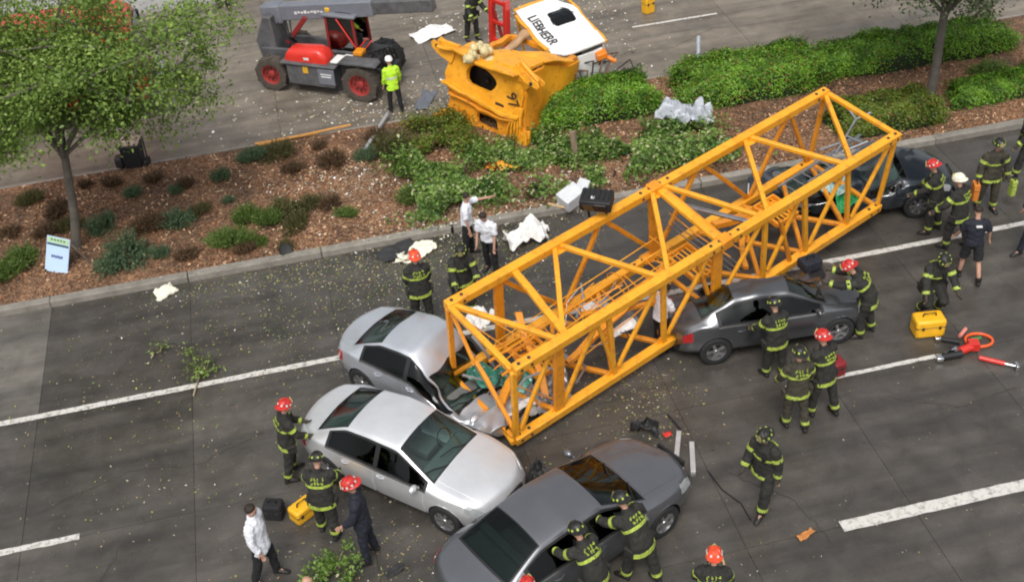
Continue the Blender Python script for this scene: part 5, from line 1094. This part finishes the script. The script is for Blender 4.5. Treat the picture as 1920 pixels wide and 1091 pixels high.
def hedge(label, u0, u1, v0, v1, h, mat, n, size=(.045,.085), bend=0., rough=.19, group='clipped hedges on the median', cat='hedge', name='hedge', dead=.03, sparse=False):
    L, D = u1-u0, v1-v0; cu, cv = (u0+u1)/2, (v0+v1)/2; root = thing(name, label, cat, (cu,cv,.15), math.atan2(bend,L), group)
    def surf(a, b_, p=4.):
        ca, sa = np.cos(a), np.sin(a); cb, sb_ = np.cos(b_), np.sin(b_); f = lambda x, e: np.sign(x)*np.abs(x)**e; e = 2/p
        return np.stack([L/2*f(ca,e)*f(cb,.62), D/2*f(sa,e)*f(cb,.62), h*f(sb_,.62)],-1)
    def lump(p): nz = cnoise(p+np.array([u0,v0,0]),1.5); n2 = cnoise(p+np.array([v0,u0,3]),4.); return p*(1+rough*nz+rough*.45*n2)[:,None]
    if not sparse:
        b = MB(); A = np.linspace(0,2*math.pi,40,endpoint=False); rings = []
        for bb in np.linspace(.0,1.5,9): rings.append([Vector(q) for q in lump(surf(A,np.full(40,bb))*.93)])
        b.loft(rings); b.build('shaded_core', CORE, root, smooth=60)  # solid core; shade inside the hedge is put into its near-black colour
    a = RNG.uniform(0,2*math.pi,n*2); bb = np.arcsin(RNG.uniform(0.0,1,n*2)**.8); p = surf(a,bb)
    # even the density over the flat top: half the leaves are laid over the top plan
    m_ = n; q = np.stack([RNG.uniform(-L/2,L/2,m_),RNG.uniform(-D/2,D/2,m_),np.zeros(m_)],1); rr = np.maximum(np.abs(q[:,0])/(L/2),np.abs(q[:,1])/(D/2)); q[:,2] = h*np.clip(1-rr**7,0,1)**.5; p = np.concatenate([p[:n],q])
    up = p/np.array([L/2,D/2,h])**2; up /= np.linalg.norm(up,axis=1,keepdims=True)+1e-9
    c = lump(p)*(1+RNG.normal(-.02,.05 if not sparse else .26,len(p)))[:,None]; c[:,2] = np.maximum(c[:,2],.01)
    g = cnoise(c+np.array([u0,v0,9]),2.2); tint = np.clip(.46+.55*g+RNG.normal(0,.2,len(c)),0,.9); tint = np.where(RNG.random(len(c)) < dead, 1., tint)
    if sparse: ok = cnoise(c+np.array([u0,v0,5]),1.2) > -.08; c, up, tint = c[ok], up[ok], tint[ok]
    o = bpy.data.objects.new('foliage', np_mesh('foliage', leaf_quads(c,size,up,.5,.6), 4, mat, tint)); COL.objects.link(o); o.parent = root
    for i in range(7 if not sparse else 16):
        b = MB(); x, y = random.uniform(-L*.42,L*.42), random.uniform(-D*.4,D*.4); b.tube([V(x,y,-.1),V(x+random.uniform(-.1,.1),y,h*.4),V(x+random.uniform(-.3,.3),y+random.uniform(-.2,.2),h*(.8 if not sparse else 1.0))],[.02,.014,.006],5); b.build('stem', TWIG, root)
    return root
hedge('rounded bright green hedge beside the overturned white cab', 5.65,8.95,26.0,27.65,.72, LM_H, 11000)
hedge('broad clipped hedge with a bronze patch facing the far road', 9.45,13.6,25.75,27.75,.78, LM_H, 17000, dead=.08)
hedge('long narrow clipped hedge running behind the slender tree', 13.3,18.9,26.05,27.45,.72, LM_H, 15000)
hedge('low bronze green shrub mound touching the top corner of the mast', 12.55,15.35,23.25,24.55,.60, LM_HB, 9000, dead=.06)
hedge('low clipped hedge at the foot of the slender tree by the kerb', 15.95,19.4,23.65,24.6,.48, LM_H, 9000)
GB = 'flattened shrubs around the crash'
hedge('flattened bright green shrub bed running under the mast top chord', 5.6,9.6,23.4,25.2,.36, LM_W, 12000, (.06,.13), .25, .45, GB, 'shrub', 'flattened_shrub', .10, True)
hedge('broken leafy shrub littered with glass below the crane turntable', 1.95,4.1,23.4,25.5,.42, LM_W, 9000, (.06,.13), 0, .45, GB, 'shrub', 'flattened_shrub', .07, True)
hedge('torn green shrub against the lowest lug of the crane turntable', 3.7,5.7,24.5,25.7,.32, LM_W, 4500, (.06,.13), 0, .45, GB, 'shrub', 'flattened_shrub', .10, True)
hedge('dark scrubby bush under the left foot of the crane turntable', 2.4,4.0,25.7,27.6,.38, LM_HB, 5000, (.05,.09), 0, .3, GB, 'shrub', 'flattened_shrub', .10, True)
# tufted shrubs on the mulch
def tuft_mesh(nm, n, h, w, mat, seed):
    rn = np.random.default_rng(seed); th = rn.uniform(0,6.283,n); r = np.sqrt(rn.uniform(0,1,n)); el = r*.9+rn.normal(0,.12,n); L = h*rn.uniform(.65,1.1,n)*(1-.15*r)
    base = np.stack([np.cos(th)*r*w*.35,np.sin(th)*r*w*.35,np.zeros(n)],1); d = np.stack([np.cos(th)*np.sin(el),np.sin(th)*np.sin(el),np.cos(el)],1); s = np.cross(d,rn.normal(0,1,(n,3))); s /= np.linalg.norm(s,axis=1,keepdims=True)
    tip = base+d*L[:,None]; mid = base+d*(L*.55)[:,None]; wd = .011
    q1 = np.stack([base-s*wd*.4, base+s*wd*.4, mid+s*wd, mid-s*wd],1); q2 = np.stack([mid-s*wd, mid+s*wd, tip+s*wd*.25, tip-s*wd*.25],1)
    q = np.concatenate([q1,q2]).reshape(-1,3); t = np.clip(.45+rn.normal(0,.22,n),0,.95); t2 = np.clip(t+.12,0,1)
    nl = n*6; k = rn.integers(0,n,nl); f = rn.uniform(.4,1.0,nl)[:,None]; c = base[k]+(tip[k]-base[k])*f+rn.normal(0,.03,(nl,3)); lq = leaf_quads(c,(.025,.06)); 
    return np_mesh(nm, np.concatenate([q,lq]), 4, mat, np.concatenate([t,t2,np.clip(.5+rn.normal(0,.25,nl),0,1)]))
TM = {'g':leaf_mat('tuft green',(.04,.085,.018),(.19,.28,.06)), 'b':leaf_mat('tuft blue green',(.04,.08,.04),(.17,.25,.13)), 'o':leaf_mat('tuft olive',(.05,.055,.02),(.17,.16,.06)), 'r':leaf_mat('tuft brown',(.06,.035,.02),(.20,.13,.07))}
TMESH = {(k,i): tuft_mesh('tuft',150+60*i,.36+.06*i,.38+.12*i,m,10+i) for k,m in TM.items() for i in range(3)}
SH = [(-5.28,25.20,'b',1.15),(-7.12,24.46,'g',1.2),(-4.68,23.93,'b',1.3),(-3.95,23.65,'b',.9),(-3.35,23.45,'r',.8),(-2.31,23.66,'g',1.1),(-1.70,23.46,'g',.8),(-3.58,24.88,'b',1.1),(-4.21,24.85,'r',.9),(-2.46,26.59,'b',.9),(-1.62,27.29,'b',1.0),(-1.01,27.25,'o',1.0),(.10,27.33,'r',.9),(-.67,26.33,'r',.7),(.37,26.29,'r',.95),(-1.11,23.16,'o',.8),(-.95,24.47,'o',1.1),(-.42,24.66,'o',.8),(.40,23.91,'g',.85),(-1.90,24.44,'g',1.1),(-1.47,24.18,'g',.9),(-7.48,25.70,'r',1.),(-6.41,26.29,'r',1.),(-7.10,27.01,'o',.9),(-5.16,27.12,'r',.8),(-4.62,26.56,'b',.7),(-6.10,25.47,'o',.9),(-5.09,23.59,'b',1.),(-6.59,25.40,'r',.9),(1.92,26.43,'o',1.2),(2.83,27.38,'o',1.0),(2.08,24.06,'g',1.1),(1.21,26.27,'b',.8),(-4.11,27.02,'r',.8),(-3.32,26.50,'r',.7),(-7.48,23.93,'g',1.1),(4.90,23.48,'o',.9),(.08,24.49,'r',.8),(-.81,23.84,'o',.9),(-5.83,27.34,'r',.8),(-3.58,26.33,'b',.6),(-3.01,25.16,'o',.7),(-2.30,25.41,'b',.6),(-2.0,23.3,'r',.7),(1.55,27.2,'r',.8),(-8.3,25.0,'g',1.),(-8.1,26.3,'r',.9),(17.6,25.2,'g',.9),(18.6,25.0,'o',.8)]
for i, (x, y, k, s) in enumerate(SH):
    lm_ = min(((-5.86,24.6,'the leafy street tree trunk'),(-6.3,23.7,'the sandwich board'),(-4.62,28.2,'the tool cart'),(-1.5,28.2,'the orange planks'),(1.25,26.55,'the thin steel pole'),(3.5,26.5,'the crane turntable foot'),(-1.12,22.98,'the round black cap'),(15.66,24.6,'the slender tree'),(2.2,24.0,'the broken leafy shrub'),(-3.85,22.6,'the white foam chunk'),(-.3,25.4,'the middle of the mulch bed')), key=lambda q: (q[0]-x)**2+(q[1]-y)**2)
    wd_ = {'g':'bright green','b':'bluish green','o':'olive','r':'withered brown'}[k]; sz_ = 'large' if s > 1.05 else 'small' if s < .85 else 'mid sized'
    row_ = 'behind the kerb ' if y < 23.9 else 'along the far road edge ' if y > 26.8 else ''
    t = thing('tufted_shrub', f'{sz_} {wd_} tufted shrub {row_}near {lm_[2]}', 'shrub', (x,y,mz(x,y)-.02), random.uniform(0,6.28), 'tufted shrubs on the mulch'); inst('blades', TMESH[(k,i%3)], t, (0,0,0), (random.uniform(-.25,.25),random.uniform(-.25,.25),0), (s*random.uniform(.8,1.3),s*random.uniform(.8,1.2),s*random.uniform(.7,1.1)))
# broken branches on the road
def branch(label, loc, rz, L, n, mat, seed):
    rn = random.Random(seed); root = thing('broken_branch', label, 'branch', loc, R(rz)); b = MB(); b.tube([V(0,0,.03),V(L*.35,.05,.06),V(L*.7,-.03,.09),V(L,.04,.12)],[.022,.018,.012,.006],6); b.build('stem', M('pale bark',(.35,.30,.20),.8), root, smooth=60)
    cs = []
    for k in range(9):
        f = rn.uniform(.25,1.0); p = V(L*f,0,.08); q = p+V(rn.uniform(.05,.35)*L,rn.uniform(-.45,.45)*L,rn.uniform(.02,.22)); b = MB(); b.tube([p,p.lerp(q,.5)+V(0,0,.03),q],[.01,.007,.004],5); b.build('twig', TWIG, root)
        for j in range(n//9): cs.append(tuple(p.lerp(q,rn.uniform(.2,1.1))+V(rn.gauss(0,.06),rn.gauss(0,.06),abs(rn.gauss(0,.05)))))
    c = np.array(cs); o = bpy.data.objects.new('leaves', np_mesh('leaves', leaf_quads(c,(.05,.11),np.tile([0,0,1.],(len(c),1)),.3), 4, mat, np.clip(.55+RNG.normal(0,.25,len(c)),0,1))); COL.objects.link(o); o.parent = root; return root
LM_B = leaf_mat('fresh broken leaves',(.07,.12,.02),(.32,.42,.12),.45)
branch('broken leafy branch lying across the long white lane line', (-3.30,18.75,0), 70, 1.15, 260, LM_B, 4)
branch('small broken twig of green leaves on the lane beside the kerb', (-4.15,20.2,0), 30, .3, 40, LM_B, 5)
branch('large broken leafy branch at the feet of the navy jacket man', (-1.45,13.1,0), 50, 1.0, 420, LM_W, 6)
branch('second leafy branch heaped against the large one on the road', (-1.9,13.35,0), -15, 1.0, 380, LM_W, 7)
branch('leafy sprig caught at the corner of the fallen mast', (2.25,15.85,.05), 70, .55, 120, LM_B, 9)
# ------------------------------------------------------------------ litter and wreckage
def litter(name, label, cat, blobs, n, size, mats, wts, zf=None, flat=.25, asp=.6):
    pts = []
    w = np.array([b[4] for b in blobs],float); w /= w.sum()
    for (cx,cy,sx,sy,_), k in zip(blobs, RNG.multinomial(n,w)): pts.append(np.stack([RNG.normal(cx,sx,k),RNG.normal(cy,sy,k)],1))
    p = np.concatenate(pts); z = np.array([(mz(x,y) if 22.92 < y < 28.1 else .165 if 22.7 <= y <= 22.92 else .0) for x,y in p])+RNG.uniform(.006,.02,len(p))
    o = chips(name, np.column_stack([p,z]), size, mats, wts, flat, asp=asp); tag(o, label, cat); return o
CREAM = M('cream scrap',(.48,.44,.31),.8,var=.15); YG = M('yellow green leaf scrap',(.24,.26,.07),.7,var=.2); WSC = M('white scrap',(.78,.77,.73),.7); BRN = M('tan scrap',(.34,.24,.13),.8,var=.2); GSC = M('grey scrap',(.22,.22,.21),.7,var=.2); GRN = M('green leaf scrap',(.10,.16,.04),.7)
litter('leaf_litter', 'yellow green leaves and cream scraps scattered around the fallen mast', 'litter', [(1.2,21.6,1.7,.8,5),(3.6,21.6,1.2,.8,3),(-1.2,22.2,1.8,.28,2.2),(0,20.3,2.2,1.0,2.0),(-3.0,20.5,2.2,1.6,1.2),(4.4,16.3,1.0,.7,1.0),(5.2,15.6,.5,.8,.8),(3.5,17.5,1.5,1.,1.2),(-.5,13.6,1.0,.5,.8),(-3,17,3,2.5,.9)], 6500, (.012,.05), [YG,CREAM,WSC,BRN,GRN], (.36,.12,.03,.24,.25))
litter('scrap_litter', 'pale scraps and splinters strewn over the far road around the loader', 'litter', [(2.0,29.4,1.6,.7,3),(4.0,29.0,1.2,.6,1.2),(7.5,31.0,1.4,1.2,2.2),(-1.5,30.5,2.5,1.5,1.2),(8.3,33.2,1.2,.8,1.2),(-3,35.5,3,1.5,.6),(6.3,30.2,.9,.8,2.5),(5.2,33.5,1.2,1.0,1.5)], 3200, (.02,.09), [CREAM,WSC,BRN,GSC], (.4,.25,.2,.15))
litter('bed_litter', 'cream fragments strewn over the bark mulch and broken shrubs', 'litter', [(1.0,25.3,1.2,.8,3),(3.8,23.6,1.5,.5,2.5),(5.5,23.4,1.0,.4,1.5),(-.5,25.8,1.6,.9,1.2),(7.5,24.2,1.5,.7,1),(3.2,22.9,1.5,.25,2)], 2100, (.02,.075), [CREAM,WSC,BRN,GSC], (.45,.25,.2,.1))
litter('road_grit', 'small pale specks and wet leaf bits scattered on the near lanes', 'litter', [(-3,17,4,3,3),(2,12.5,4,1.2,1),(8,14,3,2,1),(0,14,2,1.5,1.2)], 1200, (.01,.035), [YG,CREAM,GSC,BRN], (.3,.35,.15,.2))
def sheet_item(name, label, cat, loc, rz, sx, sy, mat, amp=.08, seed=0, th=.008, tilt=(0,0), n=26, fold=2.6):
    """crumpled sheet with real thickness"""
    b = MB(); vs = []; rn = random.Random(seed)
    for j in range(n+1):
        for i in range(n+1):
            u, v = i/n-.5, j/n-.5; p = Vector((u*sx*fold+seed,v*sy*fold+seed*1.7,seed)); q = mnoise.noise_vector(p)+mnoise.noise_vector(p*3.3)*.42+mnoise.noise_vector(p*7.)*.16
            e = mnoise.noise(Vector((seed*3.1+u*3,v*3,7)))*.18
            vs.append((u*sx*(1+e)+q.x*amp*.5, v*sy*(1+e)+q.y*amp*.5, max(.012,.02+amp*.6+q.z*amp*1.6)))
    b.add(vs, [(j*(n+1)+i,j*(n+1)+i+1,(j+1)*(n+1)+i+1,(j+1)*(n+1)+i) for j in range(n) for i in range(n)])
    o = b.build(name, mat, fix=False, smooth=35); md = o.modifiers.new('thick','SOLIDIFY'); md.thickness = th; o.location = loc; o.rotation_euler = (R(tilt[0]),R(tilt[1]),R(rz)); return tag(o, label, cat)
TARP = M('white tarp',(.80,.79,.76),.6,var=.06); GTARP = M('grey plastic sheet',(.42,.45,.50),.3,var=.15); CARD = M('cream board',(.78,.75,.62),.75,var=.08)
sheet_item('foam_chunk','angular chunk of white foam lying against the median kerb','debris',(-3.85,22.42,0),35,.42,.36,CARD,.10,2,.06)
sheet_item('paper_sheet','torn white board on the road below the flattened shrub','debris',(1.78,22.18,.01),25,.85,.38,CARD,.10,5)
sheet_item('cloth_sheet','rumpled white cloth lying between the white shirt men and the mast','debris',(4.28,21.95,.03),5,1.05,.75,TARP,.22,9)
sheet_item('cloth_sheet','small creamy cloth folded beside the torn white board','debris',(1.45,22.0,.01),-20,.36,.28,CARD,.06,12)
sheet_item('plastic_tarp','crumpled grey plastic tarp snagged on the hedge above the mast','tarp',(9.25,25.15,.45),-20,1.35,.55,GTARP,.28,14)
sheet_item('white_tarp','bright white tarp spread on the far road behind the loader wheel','tarp',(4.05,33.2,.0),15,1.3,.75,TARP,.07,15)
sheet_item('metal_sheet','flat grey metal sheet on the far road beside the crane turntable','debris',(3.15,29.15,.01),65,1.0,.42,M('dull blue grey sheet',(.17,.18,.21),.45,.3),.03,18)
sheet_item('yellow_scrap','bent yellow steel scrap in the broken shrub','debris',(4.48,24.6,.28),10,.5,.34,YEL,.12,20)
sheet_item('yellow_scrap','yellow steel offcut lying on top of the mulch under the turntable lug','debris',(4.1,24.75,.30),60,.32,.2,YELD,.08,21)
sheet_item('airbag','limp white airbag bursting from the pale blue crushed sedan','airbag',(2.45,18.15,.92),-40,.55,.42,TARP,.20,22)
sheet_item('crumpled_panel','crumpled white body panel inside the near end of the mast','debris',(3.0,16.35,.12),20,1.1,.7,M('white silver metal',(.62,.63,.64),.35,.4),.26,24)
sheet_item('crumpled_panel','torn grey body panel under the near lower chord','debris',(3.6,16.55,.1),80,.9,.55,STEEL,.25,25)
sheet_item('teal_panel','broken teal glass panel inside the near end frame of the mast','debris',(2.35,16.85,.62),-30,.75,.5,M('teal glass',(.03,.20,.14),.15,coat=.6),.16,26)
sheet_item('teal_panel','folded teal sheet beside the broken teal glass','debris',(2.95,16.75,.42),50,.55,.4,M('teal glass light',(.08,.32,.24),.2,coat=.6),.16,27)
sheet_item('cracked_windscreen','pale teal cracked windscreen folded over the blue black car','windscreen',(11.15,20.75,.72),70,.85,.6,M('cracked pale glass',(.30,.45,.42),.25,var=.25,scale=20),.16,28)
sheet_item('green_tarp','small bright green tarp bundled at the far end of the mast','tarp',(11.2,20.15,.55),0,.42,.36,M('green tarp',(.02,.32,.10),.4),.22,29)
sheet_item('bumper_fragment','black bumper fragment lying ahead of the graphite grey sedan','debris',(4.95,15.3,0),-20,.5,.3,BLK,.18,30)
sheet_item('dark_debris','dark torn liner crumpled at the corner of the bright silver sedan','debris',(2.75,14.72,0),40,.4,.3,BLK,.14,31)
sheet_item('red_fragment','small red lens fragment on the road beyond the graphite hood','debris',(5.3,15.02,0),10,.14,.12,RED,.05,32,n=5)
sheet_item('leather_glove','orange leather glove dropped on the wet lane','glove',(6.78,12.15,0),15,.30,.12,M('orange leather',(.50,.20,.05),.7),.08,33,n=8)
sheet_item('dark_panel','flat dark panel lying by the front wheel of the bright silver sedan','debris',(-.05,13.32,0),20,.34,.16,DARK,.03,34)
sheet_item('road_plate','dark fabric rumpled on the road beside the torn white board','debris',(1.35,22.35,.01),20,.9,.5,M('dark cloth',(.03,.03,.032),.8),.06,35)
for k, (x, y) in enumerate(((5.6,22.85),(5.95,23.2))): 
    b = MB(); b.box((0,0,.22),(.55,.42,.36) if k == 0 else (.34,.28,.2)); o = b.build('broken_box', M('pale grey carton',(.60,.62,.64),.6,var=.1), bevel=.02); o.location = (x,y,.14); o.rotation_euler = (R(12),R(-14),R(25+30*k)); tag(o, ('dented pale grey box tipped over beside the floodlight end of the kerb','small pale carton on its side behind the dented grey box')[k], 'box')
def rod(name, label, cat, p, q, r, mat, n=8, flatw=None):
    b = MB()
    if flatw: b.beam(p,q,flatw,r*2)
    else: b.tube([p,q],r,n)
    o = b.build(name, mat, smooth=None if flatw else 50, bevel=.004 if flatw else 0); return tag(o, label, cat)
rod('steel_pole','thin galvanised pole leaning from the mulch to the far road','pole',V(1.20,26.45,.42),V(2.02,28.5,.16),.05,M('pale galvanised pole',(.50,.51,.53),.5,.3))
rod('bollard_post','leaning grey metal post at the corner of the broad hedge','post',V(10.65,28.15,.0),V(10.85,28.75,.80),.06,M('grey post paint',(.33,.36,.40),.5))
rod('timber_plank','orange timber plank along the back edge of the mulch','plank',V(-1.55,28.20,.10),V(.1,28.22,.11),.02,M('orange timber',(.62,.30,.08),.7),flatw=.10)
rod('timber_plank','second orange plank overlapping the first at a slight angle','plank',V(-1.45,28.02,.16),V(1.0,28.32,.13),.018,M('orange timber',(.62,.30,.08),.7),flatw=.07)
rod('trim_strip','long bright metal trim strip ahead of the graphite sedan','debris',V(5.25,14.35,.03),V(5.55,15.05,.03),.03,M('bright strip',(.7,.7,.7),.3,.6),flatw=.09)
rod('trim_strip','shorter bright trim strip lying parallel with a tan stub','debris',V(5.45,14.0,.03),V(5.68,14.72,.03),.03,M('bright strip',(.7,.7,.7),.3,.6),flatw=.09)
rod('wooden_handle','pale wooden tool handle lying on the road by the orange red helmet','tool',V(5.22,11.75,.03),V(5.28,12.2,.03),.022,M('tan wood',(.52,.36,.18),.6))
rod('black_stick','thin black rubber strip pointing away from the graphite hood','debris',V(5.6,15.1,.02),V(5.5,15.55,.02),.018,BLK)
rod('log_stump','broken pale tree stump standing in the flattened shrubs','stump',V(6.15,24.35,.1),V(6.1,24.5,1.05),.085,M('peeled bark',(.22,.17,.11),.8,var=.3,scale=8,bump=.5))
rod('pale_stick','broken pale stick by the dented grey box','debris',V(5.05,22.9,.2),V(5.45,22.6,.17),.03,M('tan wood',(.52,.36,.18),.6))
# stray hydraulic hose on the lane and a round black cap on the kerb edge
b = MB(); b.tube([V(5.72,14.0,.012),V(5.80,13.5,.012),V(6.0,13.1,.012),V(6.02,12.7,.012)],.012,5); tag(b.build('thin_cable', BLK, smooth=60),'thin black cable trailing over the lane towards the lone walker','cable')
b = MB(); b.lathe([(.02,0),(.13,0),(.16,.05),(.13,.10),(.05,.09)],20,(0,0,0)); o = b.build('drain_cap', BLK, smooth=50); o.location = (-1.12,22.98,.18); o.rotation_euler = (R(55),0,R(10)); tag(o,'round black rubber cap standing on the mulch behind the kerb','cap')
